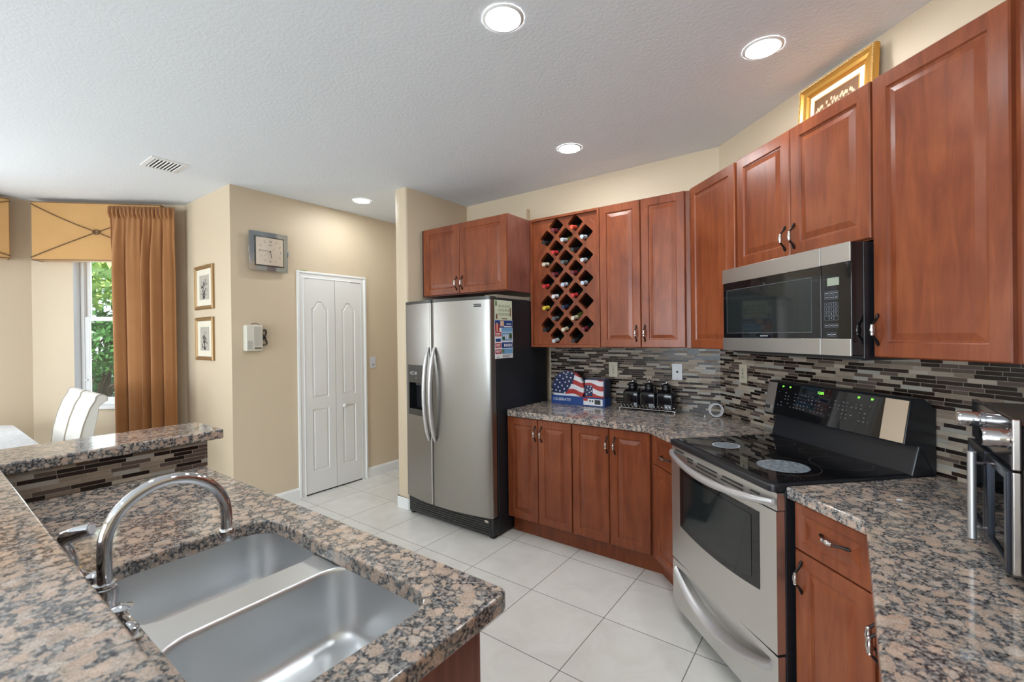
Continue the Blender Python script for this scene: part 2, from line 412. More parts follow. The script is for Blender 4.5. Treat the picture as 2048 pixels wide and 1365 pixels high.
# wing wall beside the refrigerator, rounded end corners
struct(MB().prism([(-3.12,3.43),(-3.12,2.565),(-3.113,2.551),(-3.10,2.545),(-2.994,2.545),(-2.981,2.551),(-2.974,2.565),(-2.974,3.43)], 0, H).build('wall_wing', 'wall', smooth=True, angle=50))
wall('wall_pantry', 'A', .0006, 4.6, t=.14, holes=[[(.602,-.0),(1.24,-.0),(1.24,2.035),(.602,2.035)]] if False else [])
wall('wall_dining', 'P', 0, .9735, t=.14)
WIN = (.33, .98, .865, 2.36)
wall('wall_window', 'W', 0, 1.2657, t=.15, holes=[[(WIN[0],WIN[2]),(WIN[1],WIN[2]),(WIN[1],WIN[3]),(WIN[0],WIN[3])]])
wall('wall_left', 'L', -5.5, .713, t=.15, holes=[[(-.70,.865),(.20,.865),(.20,2.36),(-.70,2.36)]])
FR['R'] = ((3,-5.4), PI); wall('wall_rear', 'R', 0, 8.9, t=.15, holes=[[(2.5,.03),(6.7,.03),(6.7,2.3),(2.5,2.3)]])
FR['S'] = ((2.9,0), -PI/2); wall('wall_side', 'S', 1.2, 5.4, t=.1)
FR['T'] = ((.70,-1.27), 0); wall('wall_return', 'T', 0, 2.2, t=-.1)
FR['U'] = ((-4.03,6.0), 0); wall('wall_hall_end', 'U', 0, 1.1, t=.1)
FR['V'] = ((-3.0,6.0), -PI/2); wall('wall_hall_side', 'V', 0, 2.58, t=.1)
# boxed patch high on the back wall, above the refrigerator
struct(MB().box(-2.50, -2.232, YB-.05, YB, 2.30, 2.572).build('trim_5', 'wall', bevel=.004))
# baseboards
def base(name, f, s0, s1, t=.014, h=.10):
    o = MB().prism([(0,0),(-t,0),(-t,h-.018),(-t*.35,h),(0,h)], s0, s1, axis='x').build(name, 'white'); (x, y), a = FR[f]
    o.location = (x,y,0); o.rotation_euler = (0,0,a); return struct(o)
base('baseboard_pantry_near', 'A', 0, .546); base('baseboard_pantry_far', 'A', 1.28, 4.4)
base('baseboard_dining', 'P', 0, .974); base('baseboard_window', 'W', 0, 1.2657); base('baseboard_left', 'L', -5.3, .713)
struct(MB().prism([(-3.134,3.4),(-3.134,2.560),(-3.115,2.531),(-2.98,2.531),(-2.962,2.548),(-2.962,2.62),(-2.974,2.62),(-2.974,2.545),(-3.12,2.545),(-3.12,3.4)], 0, .10).build('baseboard_wing', 'white', bevel=.004))
# pantry bifold door: casing is trim, two arched-panel leaves
cs = []
o = MB()
P = lambda a, b, c: (a, c, b)
def casing(y0, y1, zt, wd=.062):
    mb = MB()
    for th, ins in ((.018, 0), (.012, .0)):
        pass
    out = [(y0,0),(y0,zt),(y1,zt),(y1,0)]
    prof = [(0,0),(0,-.018),(.016,-.020),(.030,-.012),(.052,-.012),(wd,-.016),(wd,0)]
    rings = []
    for d, yy in prof:
        rings.append([(y0+d,yy,0),(y0+d,yy,zt-d),(y1-d,yy,zt-d),(y1-d,yy,0)])
    mb.loops(rings, False, False, closed=False); return mb
FA = FR['A']
o = casing(.546,1.278,2.085).build('trim_1', 'white'); o.location = (*FA[0],0); o.rotation_euler = (0,0,FA[1]); struct(o)
door = thing('door_1', 'white pantry bifold door with two arched raised panel leaves', 'door', (FA[0][0],FA[0][1],0), FA[1])
del door['label']; del door['category']; struct(door)
def leaf(x0, x1):
    mb = MB(); z0, z1 = .014, 2.022; wd = x1-x0; yf = -.012
    a, b = x0+.072, x1-.072; cx = (a+b)/2
    def arch(zb, zt, rise):
        pts = [(a,zb),(b,zb),(b,zt)]
        for k in range(1,20):
            t = k/20; xx = b+(a-b)*t; g = .5-.5*math.cos(2*PI*min(max((t-.06)/.88,0),1)); pts.append((xx, zt+rise*(1-(1-g)**2.3)))
        pts.append((a,zt)); return pts
    panels = [arch(.90,1.745,.065), [(a,.215),(b,.215),(b,.795),(a,.795)]]
    mb.plate([(x0,z0),(x1,z0),(x1,z1),(x0,z1)], panels, 0, yf, P=lambda p,q,c:(p,c,q), back=False)
    mb.loops([[(x0,.0,z0),(x1,.0,z0),(x1,.0,z1),(x0,.0,z1)],[(x0,yf,z0),(x1,yf,z0),(x1,yf,z1),(x0,yf,z1)]], False, False)
    for pn in panels:
        rings = []
        for d, dep in ((0,0),(.004,.007),(.010,.008),(.024,.001)):
            rings.append([(p,yf+dep,q) for p,q in offset(pn,d)])
        mb.loops(rings, False, True)
    l = mb.build('bifold_leaf', 'doorwhite', door, smooth=True, angle=20); return l
l1 = leaf(.610, .921); l2 = leaf(.925, 1.214)
MB().lathe([(.009,0),(.009,.012),(.020,.018),(.022,.028),(.014,.036),(.002,.038)], 20, (1.003,-.012,.792), 'y').build('knob', 'doorwhite', l2, smooth=True)
MB().box(.606,1.218,-.002,-.0005,.0,2.024).build('dark_gap', 'slot', door)
MB().box(.640,.646,-.016,-.010,2.018,2.026).box(1.10,1.205,-.014,-.004,2.016,2.024).build('hinge_track', 'pewter', door)

# ------------------------------------------------------------------ window in the bay
fw_ = FR['W']
win = thing('window_1', 'x', 'x', (*fw_[0],0), fw_[1]); del win['label']; del win['category']; struct(win)
x0, x1, z0, z1 = WIN
mb = MB()
for ring in ([(x0,0.001,z0),(x1,0.001,z0),(x1,0.001,z1),(x0,0.001,z1)],): pass
mb.loops([[(x0,-.001,z0),(x1,-.001,z0),(x1,-.001,z1),(x0,-.001,z1)],[(x0+.003,.15,z0+.003),(x1-.003,.15,z0+.003),(x1-.003,.15,z1-.003),(x0+.003,.15,z1-.003)]], False, False)
mb.build('window_reveal', 'reveal', win)
def frame_rect(mb, x0, x1, z0, z1, wd, ya, yb, m=0):
    mb.box(x0,x0+wd,ya,yb,z0,z1,m); mb.box(x1-wd,x1,ya,yb,z0,z1,m); mb.box(x0+wd,x1-wd,ya,yb,z0,z0+wd,m); mb.box(x0+wd,x1-wd,ya,yb,z1-wd,z1,m)
mb = MB(); frame_rect(mb, x0+.004, x1-.004, z0+.004, z1-.004, .028, .075, .14); mb.build('window_frame', 'white', win, bevel=.003)
mb = MB(); frame_rect(mb, x0+.032, x1-.032, z0+.032, 1.685, .036, .082, .105); o = mb.build('lower_sash', 'white', win, bevel=.002)
MB().box(x0+.066,x1-.066,.092,.095,z0+.066,1.651).build('pane', 'glass', o)
mb = MB(); frame_rect(mb, x0+.032, x1-.032, 1.652, z1-.032, .030, .108, .13); o2 = mb.build('upper_sash', 'white', win, bevel=.002)
MB().box(x0+.061,x1-.061,.117,.120,1.681,z1-.061).build('pane', 'glass', o2)
MB().lathe([(.004,0),(.010,.003),(.010,.012),(.003,.016)], 12, (x0+.045,.080,1.10), 'y').build('sash_latch', 'white', win, smooth=True)
MB().box(x0-.02,x1+.02,-.03,.075,.835,.866).build('window_sill', 'white', win, bevel=.006)
# second window, in the left wall, partly out of frame
fl = FR['L']
win2 = thing('window_2', 'x', 'x', (*fl[0],0), fl[1]); del win2['label']; del win2['category']; struct(win2)
mb = MB(); frame_rect(mb, -.696, .196, .869, 2.356, .035, .07, .13); mb.build('window_frame', 'white', win2, bevel=.003)
MB().box(-.662,.162,.09,.115,1.64,1.675).build('meeting_rail', 'white', win2)
MB().box(-.662,.162,.10,.104,.90,2.32).build('pane', 'glass', win2)
MB().box(-.72,.22,-.03,.07,.835,.864).build('window_sill', 'white', win2, bevel=.006)
win3 = thing('window_3', 'x', 'x', (3,-5.4,0), PI); del win3['label']; del win3['category']; struct(win3)
mb = MB(); frame_rect(mb, 2.51, 6.69, .04, 2.29, .05, .05, .11); mb.box(4.57,4.63,.05,.11,.09,2.24); mb.build('window_frame', 'white', win3)
MB().box(2.56,6.64,.075,.08,.09,2.24).build('pane', 'glass', win3)

# ------------------------------------------------------------------ cornices and curtain
def cornice(f, s0, s1, label, knot):
    r = fthing('cornice', label, 'valance', f, 0, 0, 0)
    D, zb, zt = .13, 2.182, 2.69
    mb = MB(); mb.box(s0,s1,-D,-.002,zb,zt); mb.build('valance_box', 'valance', r, bevel=.006)
    mb = MB(); c = (knot, (zb+zt)/2-.005)
    for sx, ex in ((s0,-1),(s1,1)):
        for zz in (zt-.02, zb+.02):
            pts = [(sx+ (c[0]-sx)*t, -D-.006, zz+(c[1]-zz)*t + (-.012*math.sin(PI*t) if zz > c[1] else .004*math.sin(PI*t))) for t in [k/10 for k in range(11)]]
            mb.tube(pts, .0045, 8)
            mb.tube([(sx,-D-.006,zz),(sx,-.01,zz+.002)], .0045, 8)
    mb.build('cross_cord', 'cord', r, smooth=True)
    mb = MB(); mb.tube([(c[0]+.024*math.cos(a), -D-.012, c[1]+.020*math.sin(a)) for a in [2*PI*k/16 for k in range(16)]], .005, 8, True)
    mb.build('cord_ring', 'cord', r, smooth=True)
    mb = MB(); mb.tube([(s0,-.01,zb),(s0,-D,zb),(s1,-D,zb),(s1,-.01,zb)], .004, 8); mb.tube([(s0,-.01,zt-.002),(s0,-D,zt-.002),(s1,-D,zt-.002),(s1,-.01,zt-.002)], .004, 8)
    mb.build('welt', 'cord', r, smooth=True); return r
cornice('W', .105, 1.13, 'ochre fabric cornice with crossed brown cords over the bay window', .615)
cornice('L', -.95, .572, 'ochre fabric cornice cut by the left edge, on the wall left of the bay window', -.19)
def curtain():
    r = fthing('curtain', 'long rust brown pleated curtain hanging right of the bay window', 'curtain', 'W', .99, .0, 0)
    rnd = random.Random(5); n = 110; rows = 26; rings = []
    ph = [rnd.uniform(0,6) for _ in range(5)]
    for j in range(rows+1):
        t = j/rows; z = 2.665-2.64*t; ring = []
        wl = -.255+.0*t; wr = .272
        for i in range(n+1):
            u = i/n; x = wl+(wr-wl)*u
            k = min(1, t*5); uw = u+.035*math.sin(2*PI*1.3*u+.8)+.02*math.sin(2*PI*3.1*u+2.)
            fold = math.sin(2*PI*5.2*uw); fold = fold-.28*math.sin(4*PI*5.2*uw)
            amp = .037+.014*math.sin(2*PI*1.7*u+1.1)+.016*t*math.sin(2*PI*.9*u+4.)
            gather = math.sin(2*PI*13*u+ph[3]+.6*math.sin(7*u))*.007*max(.12, 1-t*4)
            y = amp*k*fold+gather
            x += .012*math.cos(2*PI*5.2*uw)*k + .018*t*(1-u)
            off = .142+.028*min(1,t*9)+.012*max(0,1-t*14)
            ring.append((x, -off+y, z))
        rings.append(ring)
    mb = MB(); mb.loops(rings, False, False, closed=False); o = mb.build('pleated_panel', 'curtain', r, smooth=True, angle=80)
    s = o.modifiers.new('thick','SOLIDIFY'); s.thickness = .004
    mb = MB()
    for i in range(16): mb.tube([(-.25+.032*i,-.178,2.655),(-.245+.032*i,-.186,2.60),(-.243+.032*i,-.176,2.55)], [.004,.009,.002], 6)
    mb.build('gathered_heading', 'curtain', r, smooth=True)
    MB().box(-.250,.135,-.130,-.002,2.650,2.664).build('header_board', 'curtain', r)
curtain()

# ------------------------------------------------------------------ cabinets
def raised_door(mb, x0, x1, z0, z1, yf, t=.02, f=.052, m=0):
    rings = []
    for d, dep in ((0,t),(0,.004),(.004,0),(f,0),(f+.005,.006),(f+.010,.0065),(f+.034,.0005),(f+.036,.0005)):
        rings.append([(x0+d,yf+dep,z0+d),(x1-d,yf+dep,z0+d),(x1-d,yf+dep,z1-d),(x0+d,yf+dep,z1-d)])
    mb.loops(rings, True, True, m=m)
def handle(parent, x, z, yf, vert=True, L=.104):
    mb = MB(); h = L/2
    def q(u, out): return (x, yf-out, z+u) if vert else (x+u, yf-out, z)
    for sg in (1,-1):
        mb.tube([q(sg*(h+.006),.001), q(sg*(h-.002),.003), q(sg*(h-.012),.009)], [.0035,.0065,.0045], 8)
        mb.tube([q(sg*(h-.006),.003), q(sg*(h-.018),.012), q(sg*(h-.028),.022), q(sg*(h-.034),.026)], [.004,.0042,.004,.0045], 8)
    mb.tube([q(u,.027-abs(u)*.03) for u in (-.022,-.020,-.016,-.008,0,.008,.016,.020,.022)], [.004,.0075,.006,.0082,.009,.0082,.006,.0075,.004], 10, m=1)
    return mb.build('handle', ['bronze','pewter'], parent, smooth=True, angle=40)
def cabinet(name, label, f, s0, s1, z0, z1, D, doors, drawers=(), poly=None, group=None, kick=None, side='wood', fx=.052, hollow=False):
    """doors: (x0,x1,z0,z1,handle x or None,handle z); coordinates along the wall frame"""
    c = (s0+s1)/2
    r = fthing(name, label, 'cabinet', f, c, 0, 0, group)
    yb = -(D-.021)
    pg = poly or [(s0,-.003),(s0,yb),(s1,yb),(s1,-.003)]
    pg = [(a-c,b) for a,b in pg]
    if hollow:
        mb = MB(); a, b = s0-c, s1-c
        mb.box(a,a+.018,yb,-.003,z0,z1); mb.box(b-.018,b,yb,-.003,z0,z1); mb.box(a+.018,b-.018,yb,-.003,z0,z0+.018); mb.box(a+.018,b-.018,-.009,-.003,z0+.018,z1)
        mb.box(a+.018,b-.018,yb,yb+.018,z1-.03,z1)
        mb.build('body', side, r)
    else: MB().prism(pg, z0, z1).build('body', side, r, bevel=.0015)
    if kick:
        pk = [(a-c,b) for a,b in kick]; MB().prism(pk, 0.001, z0-.001).build('toe_kick', 'wood', r)
    MB().box(s0-c+.004, s1-c-.004, yb-.0008, yb+.001, z0+.004, z1-.004).build('gap_shade_sheet', 'recess_shade', r) if not poly else None  # dark sheet behind the doors, shade of the gaps put into its colour
    for (a,b,za,zb,hx,hz) in doors:
        mb = MB(); raised_door(mb, a-c, b-c, za, zb, -D, f=fx); d = mb.build('door', 'wood', r, smooth=True, angle=12)
        if hx is not None: handle(d, hx-c, hz, -D)
    for (a,b,za,zb,hx,hz) in drawers:
        mb = MB(); raised_door(mb, a-c, b-c, za, zb, -D, f=.034); d = mb.build('drawer_front', 'wood', r, smooth=True, angle=12)
        handle(d, hx-c, hz, -D, False)
    return r
ZU, ZT = 1.373, 2.387
T2 = math.tan(PI/8)
GU = 'cherry wall cabinets'; GL = 'cherry base cabinets'
# above the refrigerator: deeper box
DF = YB-2.695
cabinet('wall_cabinet', 'deep cherry two-door cabinet above the refrigerator', 'B', -2.285, -1.352, 1.806, 2.386, DF,
        [(-2.248,-1.812,1.812,2.380,-1.850,1.90),(-1.806,-1.372,1.812,2.380,-1.800,1.90)] and
        [(-2.25,-1.832,1.812,2.380,-1.862,1.897),(-1.828,-1.354,1.812,2.380,-1.798,1.897)], group=GU, side='wood_side')
# uppers on the back wall
DU = .305
cabinet('wall_cabinet', 'tall narrow two-door cherry cabinet right of the wine rack', 'B', -.745, -T2*DU, ZU, ZT, DU,
        [(-.743,-.443,ZU+.002,ZT-.002,-.474,1.472),(-.439,-.148,ZU+.002,ZT-.002,-.414,1.472)],
        poly=[(-.745,-.003),(-.745,-DU+.021),(-T2*(DU-.021)-.001,-DU+.021),(-.004,-.003)], group=GU)
cabinet('wall_cabinet', 'cherry corner cabinet with one tall door, left of the microwave', 'C', T2*DU, .606, ZU, ZT, DU,
        [(.150,.592,ZU+.002,ZT-.002,None,0)], poly=[(.004,-.003),(T2*(DU-.021)+.001,-DU+.021),(.606,-DU+.021),(.606,-.003)], group=GU)
cabinet('wall_cabinet', 'short two-door cherry cabinet directly over the microwave', 'C', .608, 1.378, 1.808, ZT, DU,
        [(.612,.984,1.812,ZT-.002,.957,1.897),(.988,1.374,1.812,ZT-.002,1.012,1.897)], group=GU)
cabinet('wall_cabinet', 'wide single-door cherry cabinet right of the microwave', 'C', 1.380, 1.953-T2*DU, ZU, ZT, DU,
        [(1.383,1.790,ZU+.002,ZT-.002,1.402,1.474)], poly=[(1.380,-.003),(1.380,-DU+.021),(1.953-T2*(DU-.021)-.001,-DU+.021),(1.949,-.003)], group=GU)
cabinet('wall_cabinet', 'cherry wall cabinet at the right edge, on the right wall', 'D', T2*DU, .95, ZU, ZT, DU,
        [(.135,.54,ZU+.002,ZT-.002,.51,1.474),(.544,.946,ZU+.002,ZT-.002,.575,1.474)], poly=[(.004,-.003),(T2*(DU-.021)+.001,-DU+.021),(.95,-DU+.021),(.95,-.003)], group=GU)
# base cabinets
DB, ZB, ZC = .632, .128, .868
kick = lambda a, b, al=0, bl=0: [(a,-.003),(a+al,-.557),(b+bl,-.557),(b,-.003)]
cabinet('base_cabinet', 'cherry two-door base cabinet beside the refrigerator', 'B', -1.348, -.808, ZB, .874, DB,
        [(-1.346,-1.081,ZB+.002,ZC,-1.098,.768),(-1.077,-.811,ZB+.002,ZC,-1.046,.768)], group=GL, kick=[(-1.348,-.003),(-1.348,-.557),(-.808,-.557),(-.808,-.003)])
cabinet('base_cabinet', 'cherry two-door base cabinet at the counter bend, left of the drawer unit', 'B', -.806, -T2*DB, ZB, .874, DB,
        [(-.803,-.540,ZB+.002,ZC,-.550,.764),(-.536,-.272,ZB+.002,ZC,-.498,.764)], poly=[(-.806,-.003),(-.806,-DB+.021),(-T2*(DB-.021)-.001,-DB+.021),(-.004,-.003)], group=GL,
        kick=[(-.806,-.003),(-.806,-.557),(-T2*.557-.001,-.557),(-.004,-.003)])
cabinet('base_cabinet', 'narrow cherry drawer and door unit wedged left of the range', 'C', T2*DB, .608, ZB, .874, DB,
        [(.275,.604,ZB+.002,.690,.585,.60)], [(.275,.604,.694,ZC,.44,.765)], poly=[(.004,-.003),(T2*(DB-.021)+.001,-DB+.021),(.608,-DB+.021),(.608,-.003)], group=GL,
        kick=[(.004,-.003),(T2*.557+.001,-.557),(.608,-.557),(.608,-.003)])
cabinet('base_cabinet', 'cherry drawer and door unit right of the range', 'C', 1.376, 1.953-T2*DB, ZB, .874, DB,
        [(1.380,1.678,ZB+.002,.698,1.412,.612)], [(1.380,1.678,.703,ZC,1.548,.797)], poly=[(1.376,-.003),(1.376,-DB+.021),(1.953-T2*(DB-.021)-.001,-DB+.021),(1.949,-.003)], group=GL,
        kick=[(1.376,-.003),(1.376,-.557),(1.953-T2*.557-.001,-.557),(1.949,-.003)])
cabinet('base_cabinet', 'cherry base cabinet under the right counter, two handles seen edge-on', 'D', T2*DB, .85, ZB, .874, DB,
        [(.270,.478,ZB+.002,ZC,.458,.69),(.482,.846,ZB+.002,ZC,.505,.69)], poly=[(.004,-.003),(T2*(DB-.021)+.001,-DB+.021),(.85,-DB+.021),(.85,-.003)], group=GL,
        kick=[(.004,-.003),(T2*.557+.001,-.557),(.85,-.557),(.85,-.003)])
cabinet('sink_cabinet', 'cherry sink cabinet with plain end panel under the sink counter', 'K', 0, .99, ZB, .874, .575,
        [(.02,.49,ZB+.002,ZC,.46,.76),(.494,.985,ZB+.002,ZC,.52,.76)], group=None, kick=[(0,-.003),(0,-.50),(.99,-.50),(.99,-.003)], side='wood_side', hollow=True)
cabinet('base_cabinet', 'cherry base cabinet under the far end of the sink counter', 'K', .992, 1.60, ZB, .874, .575,
        [(.996,1.596,ZB+.002,ZC,1.03,.76)], group=None, kick=[(.992,-.003),(.992,-.50),(1.60,-.50),(1.60,-.003)], side='wood_side')

# wine rack cabinet
def wine():
    s0, s1 = -1.349, -.748; c = (s0+s1)/2
    r = fthing('wine_rack', 'cherry wine rack cabinet with diamond lattice full of bottles', 'wine rack', 'B', c, 0, 0)
    a, b = s0-c, s1-c; mb = MB()
    mb.box(a,a+.016,-.30,-.003,ZU,ZT); mb.box(b-.016,b,-.30,-.003,ZU,ZT); mb.box(a+.016,b-.016,-.30,-.003,ZU,ZU+.018); mb.box(a+.016,b-.016,-.30,-.003,ZT-.018,ZT)
    mb.box(a+.016,b-.016,-.008,-.003,ZU+.018,ZT-.018); mb.build('body', 'wood', r, bevel=.002)
    cols = [(-1.200,0),(-1.117,1),(-1.034,0),(-.951,1),(-.868,0)]
    h = .066; holes = []; cells = []
    for ci, (sx, odd) in enumerate(cols):
        n = 6 if odd else 5; zb = 1.462 if odd else 1.547
        for k in range(n):
            z = zb+.1695*k; x = sx-c; e = .012
            d = [(x-e*.5,z-h+e*.5),(x+e*.5,z-h+e*.5),(x+h-e*.5,z-e*.5),(x+h-e*.5,z+e*.5),(x+e*.5,z+h-e*.5),(x-e*.5,z+h-e*.5),(x-h+e*.5,z+e*.5),(x-h+e*.5,z-e*.5)]
            holes.append(d); cells.append((ci, n-1-k, sx, z))
    mb = MB(); fa, fb, za, zb = a+.017, b-.017, ZU+.019, ZT-.019
    mb.plate([(fa,za),(fb,za),(fb,zb),(fa,zb)], holes, -.262, -.280, P=lambda p,q,y:(p,y,q))
    for d in holes:
        mb.loops([[(p,-.262,q) for p,q in d],[(p,-.245,q) for p,q in d]], False, False)
        mb.loops([[(p,-.245,q) for p,q in d],[(p,-.012,q) for p,q in d]], False, True, m=1)  # inner cell walls coloured dark to paint in the shade of the rack
    mb.build('diamond_lattice', ['wood','recess_shade'], r)
    for k in range(5):   # routed cross lines right of the diamonds
        mb = MB(); z = 1.462+.1695*k+.085+.045
        mb.tube([(-.868+.045-c,-.2805,z+.045),(-.868+.098-c,-.2805,z-.008)], .0012, 6)
        mb.build('routed_line', 'wood', r)
    return cells
CAP = {(0,0):'black',(0,1):'cream',(0,2):'red',(0,3):'yellow',(0,4):'black',
       (1,0):'maroon',(1,1):'red',(1,2):'maroon',(1,3):'white',(1,4):'grey',(1,5):'silver',
       (2,0):'silver',(2,1):'grey',(2,2):'pale blue',(2,3):'navy',(2,4):'cream',
       (3,0):'orange red',(3,1):'black',(3,2):'maroon',(3,3):'red',(3,4):'cream',(3,5):'black',
       (4,0):'pale blue',(4,1):'silver',(4,2):'pale blue',(4,4):'maroon'}
cn = ['leftmost','second','middle','fourth','rightmost']; rn = ['top','second from top','third from top','fourth from top','fifth from top','bottom']
protos = {}
def bottle(ci, ri, sx, z):
    if (ci,ri) not in CAP: return
    cap = CAP[(ci,ri)]; glass = 'olive' if (ci,ri) in ((2,0),(3,4)) else 'wineglass'
    lab = 'wine bottle with %s capsule in the %s lattice column, %s' % (cap, cn[ci], rn[ri] if not (ci%2 == 0 and ri == 4) else 'bottom')
    h = .066
    key = (cap, glass)
    tilt = math.radians(7.5)
    loc = fp('B', sx, .335, z-h+.0255)
    if key not in protos:
        r = thing('wine_bottle', lab, 'bottle', loc, 0, 'wine bottles in the lattice rack')
        r.rotation_euler = (tilt,0,0)
        MB().lathe([(.012,.0),(.0135,-.02),(.0140,-.05),(.0145,-.075),(.024,-.10),(.033,-.125),(.035,-.15),(.035,-.285),(.028,-.292),(.004,-.285)], 20, (0,0,0), 'y').build('glass_body', glass, r, smooth=True)
        MB().lathe([(.008,.0035),(.0145,.003),(.0152,0),(.0150,-.012),(.0142,-.014),(.0150,-.045),(.0155,-.062)], 20, (0,0,0), 'y').build('capsule', 'cap_'+cap, r, smooth=True)
        protos[key] = r
    else:
        s = protos[key]; r = s.copy(); col.objects.link(r); r.location = loc; r['label'] = lab
        for ch in list(s.children):
            d = ch.copy(); d.parent = r; col.objects.link(d)
for cell in wine(): bottle(*cell)

# ------------------------------------------------------------------ backsplash
def splash(f, s0, s1, z0, z1, label):
    o = MB().box(s0, s1, -.009, -.001, z0, z1).build('mosaic_backsplash', 'mosaic'); (x, y), a = FR[f]
    o.location = (x,y,0); o.rotation_euler = (0,0,a); return tag(o, label, 'backsplash')
splash('B', -1.344, -.004, .9175, 1.372, 'linear mosaic backsplash on the back wall behind the canisters')
splash('C', .004, 1.949, .9175, 1.357, 'linear mosaic backsplash on the angled wall behind the range')
splash('D', .004, 2.4, .9175, 1.372, 'linear mosaic backsplash on the right wall behind the toaster oven')
FR['H'] = ((-2.258,.173), PI/2); FR['G'] = ((-.62,.165), PI)

# ------------------------------------------------------------------ counters
def top_poly(name, label, pts, holes=[], z0=.877, z1=.917, bev=.008):
    o = MB().plate(pts, holes, z0, z1).build(name, 'granite', bevel=bev, seg=3, angle=30); return tag(o, label, 'countertop')
p2 = lambda *a: fp(*a)[:2]
OC = .658
pts = [(-2.025,3.296), p2('B',-.004,.011), p2('C',.004,.011), p2('C',.606,.011), p2('C',.606,OC), p2('C',T2*OC,OC)]
cc = (-2.0, YB-OC)
pts += [(-1.995,YB-OC),(-2.013,YB-OC+.006),(-2.022,YB-OC+.018),(-2.025,YB-OC+.035)]
top_poly('countertop', 'polished brown granite counter under the canisters, left of the range', pts)
top_poly('countertop', 'polished brown granite counter right of the range under the toaster oven', [p2('C',1.370,OC), p2('C',1.370,.011), p2('C',1.949,.011), (.689,1.9), (.689,-.9), (.042,-.9), p2('C',1.953-T2*OC,OC)])
SX0, SX1, SY0, SY1 = -1.446, -.700, .272, .670
top_poly('countertop', 'polished brown granite sink counter in the foreground', [(-2.250,.173),(-.612,.173),(-.598,.180),(-.592,.195),(-.592,.762),(-.598,.776),(-.612,.782),(-2.250,.782)], [rrect(SX0,SX1,SY0,SY1,.075,8)])
ZB1, ZB0 = 1.067, 1.026
top_poly('bar_top', 'raised L-shaped brown granite bar top around the sink counter', [(-.545,.187),(-.545,-.15),(-2.54,-.15),(-2.54,.846),(-2.53,.857),(-2.24,.857),(-2.23,.847),(-2.23,.187)], z0=ZB0, z1=ZB1)
struct(MB().box(-2.50,-.62,-.02,.164,0,ZB0-.001).build('wall_bar_near', 'wall'))
struct(MB().box(-2.40,-2.259,.165,.800,0,ZB0-.001).build('wall_bar_far', 'wall', bevel=.004))
splash('H', .0, .622, .918, ZB0-.002, 'short mosaic splash strip under the raised bar end')
splash('G', .003, 1.63, .918, ZB0-.002, 'mosaic splash strip behind the faucet under the near bar')

# ------------------------------------------------------------------ sink
def sink():
    zf = .8755
    r = thing('sink', 'double bowl stainless steel undermount sink in the granite counter', 'sink', (-1.08,.48,.65))
    B = [rrect(-1.500,-1.165,.262,.708,.085,8), rrect(-1.075,-.672,.262,.708,.085,8)]
    mb = MB(); mb.plate(rrect(-1.53,-.645,.235,.735,.09,8), B, zf-.0015, zf); mb.build('rim', 'sinksteel', r, world=True, bevel=0)
    for i, b in enumerate(B):
        rings = []
        for d, dz in ((0,0),(.002,-.0015),(.0045,-.006),(.006,-.014),(.012,-.12),(.016,-.150),(.026,-.168),(.042,-.178),(.062,-.181),(.10,-.183)):
            rings.append([(x,y,zf+dz) for x,y in offset(b,d)])
        mb = MB(); mb.loops(rings, False, True); o = mb.build('bowl', 'sinksteel', r, world=True, smooth=True, angle=60)
        cx = sum(p[0] for p in b)/len(b)
        MB().lathe([(.042,0),(.040,.0025),(.030,.001),(.028,-.004),(.004,-.004)], 24, (cx-.0,.50,zf-.1825)).build('drain', 'pewter', r, world=True, smooth=True)
sink()
def faucet():
    x, y, z = -1.186, .237, .9175
    r = thing('faucet', 'chrome gooseneck faucet with two lever handles behind the sink', 'faucet', (x,y,z))
    MB().box(-.135,.135,-.026,.026,0,.008).build('base_plate', 'chrome', r, bevel=.004)
    MB().lathe([(.027,.008),(.026,.014),(.0205,.020),(.0195,.032),(.0215,.048),(.0195,.062),(.0155,.065),(.0185,.068),(.0185,.071),(.0135,.073)], 24).build('spout_base', 'chrome', r, smooth=True)
    pts = [(0,0,.066),(0,0,.10),(0,0,.128)]
    n = 22
    for k in range(1, n+1):
        a = PI*k/n*1.0; pts.append((0, .110-.110*math.cos(a), .138+.110*math.sin(a)))
    pts += [(0,.220,.118),(0,.220,.100)]
    MB().tube(pts, .0122, 18).build('spout', 'chrome', r, smooth=True)
    MB().lathe([(.013,.074),(.0155,.076),(.0165,.082),(.0165,.098),(.015,.102),(.0125,.104)], 20, (0,.220,0)).build('aerator', 'chrome', r, smooth=True)
    for sg in (-1,1):
        mb = MB(); mb.lathe([(.021,.008),(.022,.012),(.014,.017),(.012,.022),(.017,.027),(.017,.031),(.012,.034),(.015,.038),(.006,.043)], 20, (sg*.105,0,0))
        hb = mb.build('handle_base', 'chrome', r, smooth=True)
        mb = MB()
        mb.tube([(sg*.105,0,.040),(sg*.118,.002,.038),(sg*.130,.003,.036),(sg*.142,.004,.034),(sg*.154,.004,.033),(sg*.163,.004,.032),(sg*.166,.004,.032)], [.006,.005,.008,.0125,.0125,.008,.002], 14)
        mb.build('lever', 'chrome', hb, smooth=True)
        mb = MB(); mb.lathe([(.003,.038),(.0045,.048),(.015,.053),(.017,.056),(.010,.059),(.004,.062)], 16, (sg*.100,.004,0)); mb.build('cap', 'chrome', hb, smooth=True)
faucet()
